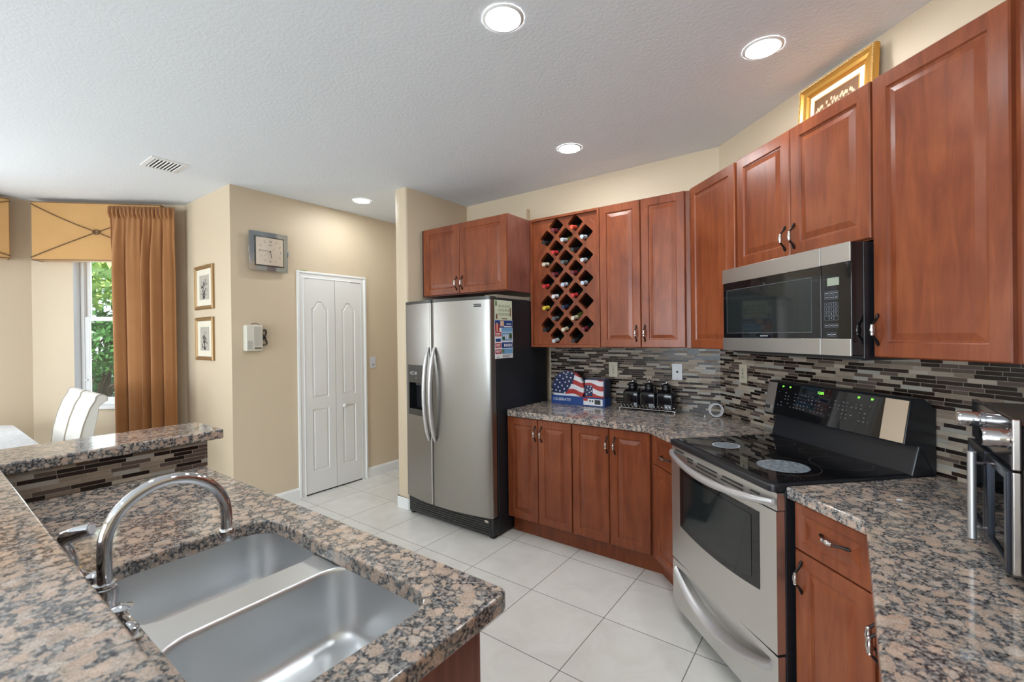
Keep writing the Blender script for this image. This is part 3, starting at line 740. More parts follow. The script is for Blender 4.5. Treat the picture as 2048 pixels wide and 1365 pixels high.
def sprayer():
    r = thing('side_sprayer', 'chrome side sprayer with angled head left of the faucet', 'sprayer', (-1.450,.236,.9175))
    MB().lathe([(.022,0),(.023,.006),(.016,.014),(.014,.020)], 20).build('holder', 'chrome', r, smooth=True)
    mb = MB(); mb.tube([(0,0,.014),(.0,-.002,.04),(-.002,-.010,.066),(-.004,-.018,.084),(-.002,-.012,.097),(.012,.006,.106),(.028,.022,.111),(.031,.025,.112)], [.010,.0115,.0135,.016,.0165,.016,.0145,.0135], 16)
    mb.build('spray_head', 'chrome', r, smooth=True)
    MB().tube([(.0312,.0252,.1121),(.0326,.0266,.1124)], .0112, 16).build('nozzle_face', 'plate_white', r, smooth=True)
sprayer()

# ------------------------------------------------------------------ refrigerator
def fridge():
    X0, X1 = -2.955, -2.036; SM = -2.592
    r = thing('refrigerator', 'stainless side-by-side refrigerator with black sides and water dispenser', 'refrigerator', ((X0+X1)/2,2.9,0))
    MB().box(X0,X1,2.575,3.255,.02,1.742).build('body', 'blacktex', r, world=True, bevel=.006)
    def yf(x):
        t = (x-X0)/(X1-X0); return 2.505-.052*(1-(2*t-1)**2) - .0
    def panel(a, b, z0, z1, hole=None, name='door', mat='fridge_steel', inset=0., thick=None):
        n = 18; xs = [a+(b-a)*k/n for k in range(n+1)]
        rd = .018
        # rounded side edges: profile list of (x, y)
        prof = [(a,2.562),(a,yf(a)+rd)] + [(a+rd*(1-math.cos(PI/2*k/4)), yf(a)+rd*(1-math.sin(PI/2*k/4))) for k in (1,2,3)]
        prof = [(a,2.562),(a,yf(a)+.014),(a+.002,yf(a)+.006),(a+.007,yf(a)+.001)]
        body = [(x,yf(x)-inset) for x in xs if a+.01 < x < b-.01]
        if hole: body = sorted(body+[(hole[0],yf(hole[0])),(hole[1],yf(hole[1]))])
        prof += body + [(b-.007,yf(b)+.001),(b-.002,yf(b)+.006),(b,yf(b)+.014),(b,2.562)]
        mb = MB(); zs = [z0,z1] if not hole else [z0,hole[2],hole[3],z1]
        V = [[mb.bm.verts.new((x,y,z)) for x,y in prof] for z in zs]
        for j in range(len(zs)-1):
            for i in range(len(prof)-1):
                if hole and j == 1 and hole[0]-1e-6 <= prof[i][0] and prof[i+1][0] <= hole[1]+1e-6: continue
                mb.bm.faces.new((V[j][i],V[j][i+1],V[j+1][i+1],V[j+1][i]))
        mb.bm.faces.new(V[0][::-1]); mb.bm.faces.new(V[-1])
        return mb.build(name, mat, r, world=True, smooth=True, angle=50)
    HO = (-2.905,-2.678,.832,1.238)
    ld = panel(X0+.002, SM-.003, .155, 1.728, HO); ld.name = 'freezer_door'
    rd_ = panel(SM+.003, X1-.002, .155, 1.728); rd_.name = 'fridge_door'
    # top caps
    for a, b in ((X0+.002,SM-.003),(SM+.003,X1-.002)): panel(a,b,1.7285,1.752, name='top_cap', mat='darkpanel')
    # dispenser
    d = thing('tmp','x','x'); bpy.data.objects.remove(d)
    mb = MB(); n = 8
    def strip(a, b, z0, z1, dy=-.005, m=0):
        xs = [a+(b-a)*k/n for k in range(n+1)]
        mb.loops([[(x,yf(x)+dy,z) for x in xs] for z in (z0,z1)], False, False, closed=False, m=m)
    a, b, z0, z1 = HO
    strip(a,b,1.095,z1); strip(a,b,z0,.882); strip(a,a+.018,.882,1.095); strip(b-.012,b,.882,1.095)
    mb.loops([[(a,yf(a)-.005,z0),(b,yf(b)-.005,z0),(b,yf(b)-.005,z1),(a,yf(a)-.005,z1)],[(a,yf(a)+.02,z0),(b,yf(b)+.02,z0),(b,yf(b)+.02,z1),(a,yf(a)+.02,z1)]], False, False)
    dp = mb.build('dispenser_frame', 'darkpanel', ld, smooth=True, angle=30); dp.data.transform(MW[r.name].inverted())
    dp.parent = r
    mb = MB(); aa, bb = a+.018, b-.012; y0, y1 = yf(aa)-.004, 2.557
    mb.loops([[(aa,yf(aa)-.004,.882),(bb,yf(bb)-.004,.882),(bb,yf(bb)-.004,1.095),(aa,yf(aa)-.004,1.095)],[(aa+.006,y1,.884),(bb-.006,y1,.884),(bb-.006,y1,1.09),(aa+.006,y1,1.09)]], False, True)
    o = mb.build('dispenser_recess', 'black', r, world=True)
    o = MB().box(-2.722,-2.700,2.50,2.515,.985,1.05).build('water_paddle', 'lightblue', r, world=True, bevel=.003)
    MB().box(-2.80,-2.70,2.475,2.52,1.075,1.093).build('nozzle_shelf', 'black', r, world=True, bevel=.003)
    mb = MB()
    for cx, rad in ((-2.862,.009),(-2.828,.015),(-2.787,.012)):
        y = yf(cx)-.0055; mb.tube([(cx+rad*math.cos(t),y-.0008,1.172+rad*math.sin(t)) for t in [2*PI*k/20 for k in range(20)]], .0014, 6, True)
    mb.box(-2.79,-2.784,yf(-2.787)-.0075,yf(-2.787)-.0055,1.167,1.177); mb.box(-2.79,-2.785,yf(-2.787)-.0075,yf(-2.787)-.0055,1.130,1.136)
    mb.box(-2.832,-2.824,yf(-2.83)-.0075,yf(-2.83)-.0055,1.171,1.174)
    mb.build('dispenser_buttons', 'plate_white', r, world=True)
    # bowed handles
    for sg, xc in ((-1,-2.622),(1,-2.556)):
        pts = []; rad = []
        for k in range(17):
            t = k/16; z = .655+.725*t; bow = math.sin(PI*t); e = min(1, min(t,1-t)*9)
            pts.append((xc+sg*.002, yf(xc)-.006-.052*bow**.75, z)); rad.append(.0175*(.6+.4*e))
        mb = MB(); mb.tube(pts, rad, 14)
        mb.build('door_handle', 'handle_steel', r, world=True, smooth=True)
    # grille
    mb = MB(); mb.box(X0+.02,X1,2.512,2.574,.025,.148)
    mb.build('grille', 'black', r, world=True, bevel=.004)
    mb = MB()
    for k in range(6): mb.box(X0+.05,X1-.03,2.506,2.511,.038+.017*k,.046+.017*k)
    mb.build('grille_slats', 'darkpanel', r, world=True)
    MB().box(X1-.075,X1-.04,2.500,2.511,.118,.135).build('hinge', 'pewter', r, world=True, bevel=.002)
    MB().box(X0+.02,X0+.05,2.53,2.56,0.001,.03).box(X1-.05,X1-.02,2.53,2.56,0.001,.03).box(X0+.02,X0+.05,3.15,3.2,0.001,.03).box(X1-.05,X1-.02,3.15,3.2,0.001,.03).build('feet', 'black', r, world=True)
    o = MB().box(-2.172,-2.108,2.5,2.5,0,0) if False else None
    mb = MB(); xa, xb = -2.172,-2.112
    mb.face([(xa,yf(xa)-.0015,1.677),(xb,yf(xb)-.0015,1.677),(xb,yf(xb)-.0015,1.699),(xa,yf(xa)-.0015,1.699)])
    mb.build('badge', 'darkpanel', r, world=True)
    t = text('badge_lettering', 'KENMORE', .013, 'greytrim', None, (0,0,0)); t.data.transform(Matrix.Translation((-2.142,yf(-2.142)-.003,1.688)) @ Matrix.Rotation(math.radians(6.5),4,'Z')); t.data.transform(MW[r.name].inverted()); t.parent = r
fridge()
tag(MB().box(-2.155,-2.04,2.58,3.0,1.7435,1.768).build('cardboard_flat', simple('grey_cardboard',(.22,.19,.15),.8), bevel=.003), 'flat cardboard piece lying on top of the refrigerator', 'cardboard')
def papers():
    X = -2.0345
    r = thing('calendar_magnet', 'pale green calendar sheet high on the side of the refrigerator', 'calendar', (X,2.652,1.655))
    MB().box(0,.0015,-.105,.105,-.073,.072).build('sheet', 'calendar', r)
    mb = MB()
    for i in range(4):
        for j in range(3): mb.box(.0016,.0020,-.060+.036*i,-.032+.036*i,.020-.030*j,.038-.030*j)
    mb.build('month_grid', simple('faint_print',(.36,.40,.27),.7), r)
    MB().box(.0016,.0021,-.098,-.078,.028,.066).build('corner_mark', 'greenprint', r)
    MB().box(.0016,.0021,-.092,-.074,-.066,-.03).box(.0016,.0021,.078,.09,-.045,.02).box(.0016,.0021,-.02,.045,-.067,-.060).build('figures', 'brownprint', r)
    r = thing('flyer_magnet', 'blue red and white real estate style flyer below the calendar sheet', 'flyer', (X,2.655,1.44))
    MB().box(0,.0015,-.108,.108,-.140,.141).build('sheet', 'paper', r)
    mb = MB(); mb.box(.0016,.002,-.106,.106,.085,.139,0)
    mb.box(.0016,.002,-.03,.104,.055,.084,1)
    mb.box(.0016,.002,-.03,.10,-.01,.05,1); mb.box(.0016,.002,-.10,-.04,-.018,.006,0)
    mb.box(.0016,.002,-.03,.104,-.065,-.022,0); mb.box(.0016,.002,-.03,.104,-.108,-.070,1)
    mb.build('blue_panels', ['blue','lightblue'], r)
    mb = MB()
    for z in (.022,-.060,-.105): mb.box(.0016,.0023,-.105,-.035,z,z+.032)
    mb.box(.0016,.0021,-.106,-.055,.056,.11); mb.build('red_tabs', 'red', r)
    mb = MB()
    for z in (.030,-.052,-.097): mb.box(.0024,.0028,-.095,-.05,z,z+.005); mb.box(.0024,.0028,-.098,-.045,z+.009,z+.016)
    mb.box(.0022,.0026,.03,.09,.110,.116); mb.box(.0022,.0026,.0,.095,.090,.098)
    for k in range(5): mb.box(.0022,.0026,-.01+.022*k,.004+.022*k,.0,.035); mb.box(.0022,.0026,0+.02*k,.012+.02*k,-.055,-.035)
    mb.build('white_print', 'paper', r)
    mb = MB(); mb.box(.0022,.0026,.06,.095,.005,.045); mb.box(.0022,.0026,-.025,.0,-.10,-.075); mb.box(.0022,.0026,-.02,.01,-.005,.02); mb.build('green_print', 'greenprint', r)
    mb = MB(); mb.box(.0022,.0026,-.045,.0,.095,.135); mb.box(.0022,.0026,-.09,-.075,.06,.12); mb.build('portrait_print', 'skin', r)
    mb = MB()
    for k in range(3): mb.box(.0016,.0019,-.02,.09-.015*k,-.120-.007*k,-.117-.007*k)
    mb.box(.0016,.0019,-.088,-.06,-.132,-.128); mb.build('ink_lines', 'ink', r)
papers()

# ------------------------------------------------------------------ range
def stove():
    W = .755; c = .988
    r = fthing('range', 'freestanding stainless electric range with black glass cooktop', 'range', 'C', c, 0, 0)
    h = W/2
    MB().box(-h,h,-.655,-.035,.045,.905).build('body', 'black', r, bevel=.003)
    # drawer
    def arc(k, n=20):
        t = k/n; return -h+.040+(W-.08)*t, max(math.sin(PI*t), 0)**.8
    cres = [(arc(k)[0], .262-.088*arc(k)[1]) for k in range(21)]+[(h-.042,.274),(-h+.042,.274)]
    mb = MB(); mb.plate([(-h+.002,.062),(h-.002,.062),(h-.002,.302),(-h+.002,.302)], [cres], -.662, -.688, P=lambda a,b,y:(a,y,b))
    mb.box(-h+.004,h-.004,-.661,-.657,.064,.300); d = mb.build('drawer', 'steel', r)
    # crescent pull: a lip that sags in the middle, above it a scooped recess
    n = 20; rings = []
    for k in range(n+1):
        t = k/n; x = -h+.035+(W-.07)*t; s = math.sin(PI*t); zc = .262-.092*s**.8; out = .008+.030*s**.8
        rings.append([(x,-.688,zc+.010),(x,-.688-out,zc+.006),(x,-.688-out-.006,zc-.004),(x,-.688-out*.9,zc-.016),(x,-.688,zc-.030)])
    mb = MB(); mb.loops(rings, True, True); mb.build('drawer_pull', 'handle_steel', d, smooth=True, angle=60)
    # door: slightly bowed stainless slab with window
    mb = MB(); n = 16; z0, z1 = .312, .826
    def bow(x): return -.690-.010*(1-(x/h)**2)
    P = lambda a, b, c: (a, c, b)
    xs = [-h+.002+(W-.004)*k/n for k in range(n+1)]
    mb.loops([[(x,bow(x),z) for x in xs] for z in (z0,z1)], False, False, closed=False)
    mb.loops([[(xs[0],bow(xs[0]),z0)]+[(x,bow(x),z0) for x in xs[1:]]+[(xs[-1],-.657,z0),(xs[0],-.657,z0)],[(xs[0],bow(xs[0]),z1)]+[(x,bow(x),z1) for x in xs[1:]]+[(xs[-1],-.657,z1),(xs[0],-.657,z1)]], True, True)
    d = mb.build('oven_door', 'steel', r, smooth=True, angle=30)
    def win(a, b, za, zb, sag, dy, name, mat):
        m_ = MB(); xx = [a+(b-a)*k/n for k in range(n+1)]
        m_.loops([[(x,bow(x)-dy,za-sag*(1-((x-(a+b)/2)/((b-a)/2))**2)) for x in xx],[(x,bow(x)-dy,zb) for x in xx]], False, False, closed=False)
        return m_.build(name, mat, d, smooth=True)
    win(-.285,.292,.502,.795,.018,.0015,'window_border','blackglass'); win(-.245,.250,.528,.770,.016,.003,'window_glass','ovenglass')
    # vent strip above the door
    mb = MB(); mb.loops([[(x,bow(x)+.004,z) for x in xs] for z in (.829,.892)], False, False, closed=False)
    mb.box(-h+.002,h-.002,-.685,-.656,.829,.892); mb.build('vent_trim', 'steel', r, smooth=True, angle=30)
    mb = MB()
    for a, b, z in ((-.33,-.25,.874),(-.215,-.165,.862),(-.21,-.165,.848),(-.12,.03,.862),(-.13,.03,.846),(.07,.2,.862),(.06,.2,.846),(.24,.29,.862),(.24,.29,.846)):
        mb.box(a,b,bow((a+b)/2)+.0005,bow((a+b)/2)+.01,z-.003,z+.003)
    mb.build('vent_slots', 'slot', r)
    # bowed door handle
    pts = []
    for k in range(25):
        t = k/24; x = -h+.012+(W-.024)*t; s = math.sin(PI*t)**.55
        pts.append((x,-.694-.050*s,.858-.030*math.sin(PI*t)))
    mb = MB(); mb.tube(pts, [.012+.004*math.sin(PI*k/24) for k in range(25)], 14, flat=1.0); mb.build('oven_handle', 'handle_steel', d, smooth=True)
    # cooktop
    out = rrect(-h+.0,h+.0,-.708,-.095,.03,6)
    MB().prism(out, .894, .922).build('cooktop_rim', 'black', r, bevel=.008, seg=3)
    ct = MB().prism(rrect(-h+.022,h-.022,-.672,-.115,.012,4), .920, .9245).build('glass_cooktop', 'blackglass', r)
    def ring(cx, cy, rad, wd, mat, name, z=.9250):
        m_ = MB(); rg = [[(cx+q*math.cos(a), cy+q*math.sin(a), z) for a in [2*PI*k/40 for k in range(40)]] for q in (rad-wd, rad)]
        m_.loops(rg, False, False); return m_.build(name, mat, ct)
    def disc(cx, cy, rad, mat, z=.9249):
        m_ = MB(); m_.face([(cx+rad*math.cos(a), cy+rad*math.sin(a), z) for a in [2*PI*k/40 for k in range(40)]]); return m_.build('burner_haze', mat, ct)
    gr = simple('burner_ring_print', (.10,.085,.06), .3)
    for cx, cy, rad in ((-.175,-.515,.092),(.175,-.50,.135),(-.19,-.235,.082),(.19,-.245,.11),(0.,-.20,.055)): ring(cx,cy,rad,.0018,gr,'burner_ring')
    disc(-.175,-.515,.060,'burnt'); disc(.178,-.50,.095,'burnt')
    ring(-.175,-.515,.062,.007,simple('burner_edge_haze',(.42,.46,.50),.3),'burner_haze_edge',.9252)
    # backguard
    mb = MB(); mb.prism([(-.118,.918),(-.085,1.035),(-.014,1.035),(-.014,.90),(-.118,.90)], -h+.004, h-.004, axis='x')
    mb.build('backguard_base', 'black', r, bevel=.008, seg=3)
    mb = MB(); mb.prism([(-.158,1.040),(-.125,1.206),(-.118,1.213),(-.07,1.213),(-.014,1.17),(-.014,.90),(-.085,1.030)], -h, h, axis='x'); bgd = mb.build('backguard', 'black', r, bevel=.005)
    sl = (-.125+.158)/(1.206-1.040)
    def onface(x, z, out=.0015): return (x, -.158+(z-1.040)*sl-out, z)
    def patch(x0, x1, z0, z1, mat, name, out=.0015, par=None):
        m_ = MB(); m_.loops([[onface(x0,z0,out),onface(x1,z0,out),onface(x1,z1,out),onface(x0,z1,out)],[onface(x0,z0,-.002),onface(x1,z0,-.002),onface(x1,z1,-.002),onface(x0,z1,-.002)]], True, True)
        return m_.build(name, mat, par or bgd)
    patch(-h+.006,-h+.070,1.046,1.204,'steel_v','end_cap'); patch(h-.098,h-.006,1.046,1.204,simple('champagne_steel',(.62,.52,.40),.4,.85),'end_cap')
    cp = patch(-h+.072,h-.100,1.044,1.204,'blackglass','control_panel')
    tx = math.atan(sl)
    def lab(name, body, x, z, size, mat):
        p = onface(x,z,.0022); t = text(name, body, size, mat, cp, p, 0, PI/2-tx); return t
    for x in (-.262,-.215,.166,.226): lab('power_digits','PF',x,1.189,.012,'green')
    lab('clock_digits','12:01',-.028,1.183,.017,'green')
    dim = simple('dim_panel_print', (.13,.13,.14), .5)
    rnd = random.Random(2); mb = MB()
    for gx in [-.285+.021*k for k in range(26)]:
        for gz in (1.158,1.142,1.126,1.108,1.092):
            if rnd.random() < .42 or (-.07 < gx < .03 and gz > 1.15): continue
            wq = rnd.choice((.004,.007,.010)); a = onface(gx,gz,.002); b = onface(gx+wq,gz+.004,.002)
            mb.face([a,(b[0],a[1],a[2]),b,(a[0],b[1],b[2])])
    mb.build('control_print', dim, cp)
    lg = patch(-h+.010,-h+.050,1.068,1.084,'pewter','badge',.0025); p = onface(-h+.030,1.076,.0035)
    text('badge_lettering','KENMORE',.0085,'ink',lg,p,0,PI/2-tx)
    MB().box(-h+.03,-h+.07,-.62,-.58,0.001,.045).box(h-.07,h-.03,-.62,-.58,0.001,.045).box(-h+.03,-h+.07,-.12,-.08,0.001,.045).box(h-.07,h-.03,-.12,-.08,0.001,.045).build('feet', 'black', r)
stove()

# ------------------------------------------------------------------ microwave
def microwave():
    s0, s1 = .610, 1.376; c = (s0+s1)/2; z0, z1 = 1.378, 1.804; D = .375
    r = fthing('microwave', 'over-the-range stainless and black microwave under the short cabinet', 'microwave', 'C', c, 0, 0)
    h = (s1-s0)/2-.001
    MB().box(-h,h,-D+.04,-.003,z0-.012,z1-.006).build('body', 'black', r, bevel=.004)
    sm = 1.241-c
    mb = MB(); mb.box(-h,sm-.001,-D-.012,-D+.039,z0,z1-.006); d = mb.build('door', 'blackglass', r, bevel=.003)
    mb = MB(); mb.box(sm+.001,h,-D-.012,-D+.039,z0,z1-.006); cp = mb.build('control_panel', 'blackglass', r, bevel=.003)
    for par, a, b in ((d,-h,sm-.001),(cp,sm+.001,h)):
        MB().box(a,b,-D-.0165,-D-.0125,z1-.078,z1-.006).build('steel_band', 'steel_v', par, bevel=.0015)
        MB().box(a,b,-D-.0165,-D-.0125,z0,z0+.064).build('steel_band', 'steel_v', par, bevel=.0015)
    m_ = MB(); frame_rect(m_, .642-c, 1.196-c, 1.466, 1.690, .003, -D-.0132, -D-.0122); m_.build('window_outline', simple('faint_grey_line',(.07,.08,.085),.3), d)
    MB().box(.646-c,1.192-c,-D-.0130,-D-.0123,1.470,1.686).build('window_glass', 'ovenglass', d)
    MB().box(1.272-c,1.324-c,-D-.0145,-D-.0125,1.645,1.675).build('display', 'lcd', cp)
    y = -D-.0128; mb = MB()
    keys = []
    for j in range(2):
        for i in range(3): keys.append((1.268-c+.021*i, 1.617-.017*j, .019, .014))
    for j in range(4):
        for i in range(3): keys.append((1.268-c+.021*i, 1.573-.0175*j, .019, .0155))
    for i in range(3): keys.append((1.268-c+.021*i, 1.492, .019, .014))
    for i in range(2): keys.append((1.279-c+.021*i, 1.458, .019, .014))
    for (x, z, a, b) in keys: frame_rect(mb, x-a/2, x+a/2, z-b/2, z+b/2, .0008, y-.0006, y)
    mb.build('key_outlines', simple('key_print',(.16,.18,.22),.4), cp)
    for k, ch in enumerate('1234567890'):
        i, j = (k%3, k//3) if ch != '0' else (1, 3)
        text('key_digit', ch, .009, 'greytrim', cp, (1.268-c+.021*i, y-.0008, 1.573-.0175*j))
    mb = MB()
    for (x, z, a, b) in keys[:6]+keys[18:]: mb.box(x-.006,x+.006,y-.0008,y,z-.0012,z+.0012)
    mb.build('key_words', 'greytrim', cp)
    MB().box(-.10,-.05,-D-.0128,-D-.0122,1.451,1.455).build('brand_mark', 'greytrim', d)
    MB().box(-h+.02,h-.02,-D+.05,-.06,z0-.018,z0-.0125).build('underside_grease_filter', 'darkpanel', r)
microwave()

# ------------------------------------------------------------------ toaster oven on the right counter
def toaster():
    r = thing('toaster_oven', 'chrome and black toaster oven with two knobs at the right edge', 'toaster oven', (.285,1.60,.9175), -PI/2)
    # local x = toward the camera, -y = front (towards -x world)
    h = .20
    MB().box(-h,h,.012,.30,.022,.352).build('body', simple('black_chrome_shell',(.10,.085,.085),.18,.8), r, bevel=.010)
    mb = MB(); mb.box(-h,h,0,.012,.252,.358); top = mb.build('control_panel', simple('dark_mirror_panel',(.07,.065,.075),.08,.7), r, bevel=.003)
    for x in (-.09,.18):
        mb = MB(); mb.lathe([(.024,0),(.024,.004),(.0195,.006),(.0195,.040),(.0175,.046),(.010,.046)], 24, (x,0,.316), 'y'); k = mb.build('knob', 'chrome', top, smooth=True)
    mb = MB(); mb.box(h-.004,h+.004,-.004,.010,.253,.362); mb.box(h-.004,h+.004,-.004,.010,.030,.249); mb.build('corner_trim', 'pewter', r, bevel=.003)
    for a, b in ((-h+.006,-.003),(.003,h-.010)):
        mb = MB(); frame_rect(mb, a, b, .030, .248, .020, -.010, .010); dd = mb.build('glass_door', simple('dark_steel_frame',(.05,.055,.07),.2,.7), r, bevel=.002)
        MB().box(a+.020,b-.020,-.003,.0,.050,.228).build('pane', 'ovenpane', dd)
    mb = MB(); mb.tube([(.022,-.036,.036),(.022,-.036,.250)], .0085, 12); hd = mb.build('door_handle', 'handle_steel', r, smooth=True)
    for z in (.062,.222): 
        MB().tube([(.022,-.033,z),(.018,-.009,z)], .0045, 8).build('standoff', 'chrome', hd, smooth=True)
    MB().box(-h+.02,h-.02,.0115,.0119,.035,.245).build('oven_cavity', 'black', r)
    mb = MB()
    for x in (-h+.03,h-.03):
        for y in (.04,.26): mb.lathe([(.014,0.001),(.014,.022)], 12, (x,y,0))
    mb.build('feet', 'black', r, smooth=True)
toaster()

# ------------------------------------------------------------------ things on the back counter
def flagbox():
    r = thing('party_plate_pack', 'blue boxed pack of flag patterned paper plates and napkins', 'party supplies', (-1.69,3.135,.9175))
    MB().box(-.232,.232,0,.115,.0,.066).build('tray', 'blue', r, bevel=.001)
    MB().box(.222,.232,.004,.112,.066,.205).box(-.02,.222,.10,.112,.066,.205).build('side_flap', 'navy', r)
    mb = MB(); c = (-.088,.125); rad = .140
    pts = [(c[0]+rad*math.cos(a), max(c[1]+rad*math.sin(a), .05)) for a in [2*PI*k/48 for k in range(48)]]
    for i, y0 in enumerate((.012,)):
        rings = []
        for rr_, dy in ((1,.0),(1.0,.028),(.86,.034)): pass
        m1 = MB(); m1.prism(pts, .012, .040, axis='y'); p = m1.build('paper_plates', 'stripes', r, smooth=True, angle=40)
    cant = [(c[0]+(rad-.001)*math.cos(a), c[1]+(rad-.001)*math.sin(a)) for a in [math.radians(62+ (192-62)*k/16) for k in range(17)]]
    cant += [(c[0]-.135,.083),(c[0]-.02,.083),(c[0]+.01,.125),(c[0]+.045,.17)]
    m1 = MB(); m1.plate(cant, [], .010, .0116, P=lambda a,b,y:(a,y,b)); m1.build('star_field', 'navy', p)
    m1 = MB(); rnd = random.Random(4)
    def star(mb_, x, z, s, y):
        q = [(x+(s if k%2 == 0 else s*.42)*math.cos(PI/2+PI*k/5), y, z+(s if k%2 == 0 else s*.42)*math.sin(PI/2+PI*k/5)) for k in range(10)]
        mb_.loops([q, [(a,y+.0003,b) for a,b_,b in q]], True, True)
    for k, (x, z) in enumerate(((-.205,.15),(-.185,.188),(-.158,.222),(-.122,.245),(-.085,.252),(-.05,.246),(-.175,.13),(-.16,.168),(-.13,.2),(-.095,.215),(-.06,.21),(-.195,.105),(-.14,.145),(-.11,.172),(-.075,.182),(-.16,.10),(-.12,.118),(-.09,.143),(-.055,.155),(-.115,.09),(-.1,.235))): star(m1, x, z, .0095, .0095)
    m1.build('stars', 'star', p)
    m1 = MB(); m1.box(.062,.218,.012,.075,.066,.200); n = m1.build('napkins', 'stripes', r, bevel=.003)
    m1 = MB(); m1.box(.062,.128,.0105,.0119,.075,.160); m1.build('star_field', 'navy', n)
    m1 = MB()
    for x, z in ((.078,.09),(.10,.105),(.082,.122),(.108,.135),(.09,.15),(.118,.115),(.115,.152)): star(m1, x, z, .008, .0098)
    m1.build('stars', 'star', n)
    text('lettering', 'CELEBRATE!', .030, 'star', r, (-.135,-.0008,.036))
    MB().box(.055,.215,-.0012,-.0002,.008,.058).build('label_sticker', 'paper', r)
    MB().box(.055,.092,-.0018,-.0012,.040,.060).build('red_corner', 'red', r)
    mb = MB(); mb.box(.105,.118,-.0018,-.0013,.034,.048); mb.box(.126,.138,-.0018,-.0013,.034,.048); mb.box(.150,.198,-.0018,-.0013,.018,.052); mb.build('sticker_print', 'ink', r)
flagbox()
def tray():
    r = thing('wire_tray', 'silver wire tray with scalloped rim under the black canisters', 'tray', (-1.148,3.218,.9175))
    hx, hy = .208, .068
    MB().box(-hx,hx,-hy,hy,.010,.0125).build('tray_plate', 'black', r)
    mb = MB(); mb.tube([(-hx,-hy,.012),(hx,-hy,.012),(hx,hy,.012),(-hx,hy,.012)], .0028, 8, True)
    def scal(p0, p1, n):
        for k in range(n):
            a = Vector(p0)+(Vector(p1)-Vector(p0))*(k/n); b = Vector(p0)+(Vector(p1)-Vector(p0))*((k+1)/n)
            pts = [a+(b-a)*t+Vector((0,0,.026*math.sin(PI*t))) for t in [q/8 for q in range(9)]]
            mb.tube(pts, .0016, 6)
    scal((-hx,-hy,.012),(hx,-hy,.012),15); scal((hx,-hy,.012),(hx,hy,.012),6); scal((-hx,-hy,.012),(-hx,hy,.012),6); scal((-hx,hy,.012),(hx,hy,.012),15)
    mb.build('scalloped_rim', 'chrome', r, smooth=True)
    mb = MB()
    for x in (-hx+.01,hx-.01):
        for y in (-hy+.004,hy-.004): mb.lathe([(.005,0.0005),(.006,.005),(.003,.012)], 10, (x,y,0))
    mb.build('ball_feet', 'chrome', r, smooth=True)
tray()
def canister(x, label):
    r = thing('canister', label, 'canister', (x,3.224,.9305), 0, 'black canisters on the wire tray')
    b = rrect(-.0605,.0605,-.054,.054,.016,5); rings = []
    for d, z in ((.006,0),(0,.004),(0,.10),(.002,.112),(.012,.124),(.024,.130)):
        rings.append([(p,q,z) for p,q in offset(b,d)])
    MB().loops(rings, True, True).build('jar', 'blackgloss', r, smooth=True, angle=40)
    MB().lathe([(.030,.1305),(.033,.136),(.033,.148),(.030,.153),(.030,.158),(.034,.162),(.032,.172),(.020,.182),(.008,.186)], 24).build('lid', 'blackgloss', r, smooth=True)
    MB().lathe([(.005,.185),(.0045,.192),(.009,.198),(.0095,.203),(.004,.208)], 16).build('lid_knob', 'chrome', r, smooth=True)
    mb = MB(); mb.tube([(-.034,-.0,.150),(-.037,-.004,.168),(-.02,-.012,.182),(0,-.012,.186)], .0015, 6); mb.tube([(.034,0,.150),(.040,-.004,.160),(.036,-.010,.140),(.036,-.008,.128)], .0018, 6)
    mb.build('wire_clasp', 'chrome', r, smooth=True)
canister(-1.271, 'glossy black canister at the left end of the wire tray')
canister(-1.148, 'glossy black canister in the middle of the wire tray')
canister(-1.025, 'glossy black canister at the right end of the wire tray')
def ringmesh():
    r = thing('tape_roll', 'white roll ring standing on edge in the counter corner', 'roll', (-.690,3.178,.9175), math.radians(28))
    R_, ri = .0445, .036; z = R_+.0005
    mb = MB(); seg = 40; rg = []
    for rad, y in ((ri,-.016),(R_,-.016),(R_,.016),(ri,.016),(ri,-.016)):
        rg.append([(rad*math.cos(2*PI*k/seg), y, z+rad*math.sin(2*PI*k/seg)) for k in range(seg)])
    mb.loops(rg, False, False); mb.build('ring', 'plate_white', r, smooth=True, angle=40)
ringmesh()
tag(MB().lathe([(.006,0),(.0065,.006),(.003,.010),(.0035,.016)], 12, (-.745,3.12,.9178)).build('push_pin', 'plate_white', smooth=True), 'tiny clear cap beside the white roll on the counter', 'pin')
tag(MB().prism([(.0,0),(.016,.004),(.013,.012),(.003,.010)], 0, .003).xf(Matrix.Translation((.128,1.92,.9178))).build('paper_scrap', 'paper'), 'tiny white paper scrap on the counter right of the range', 'scrap')

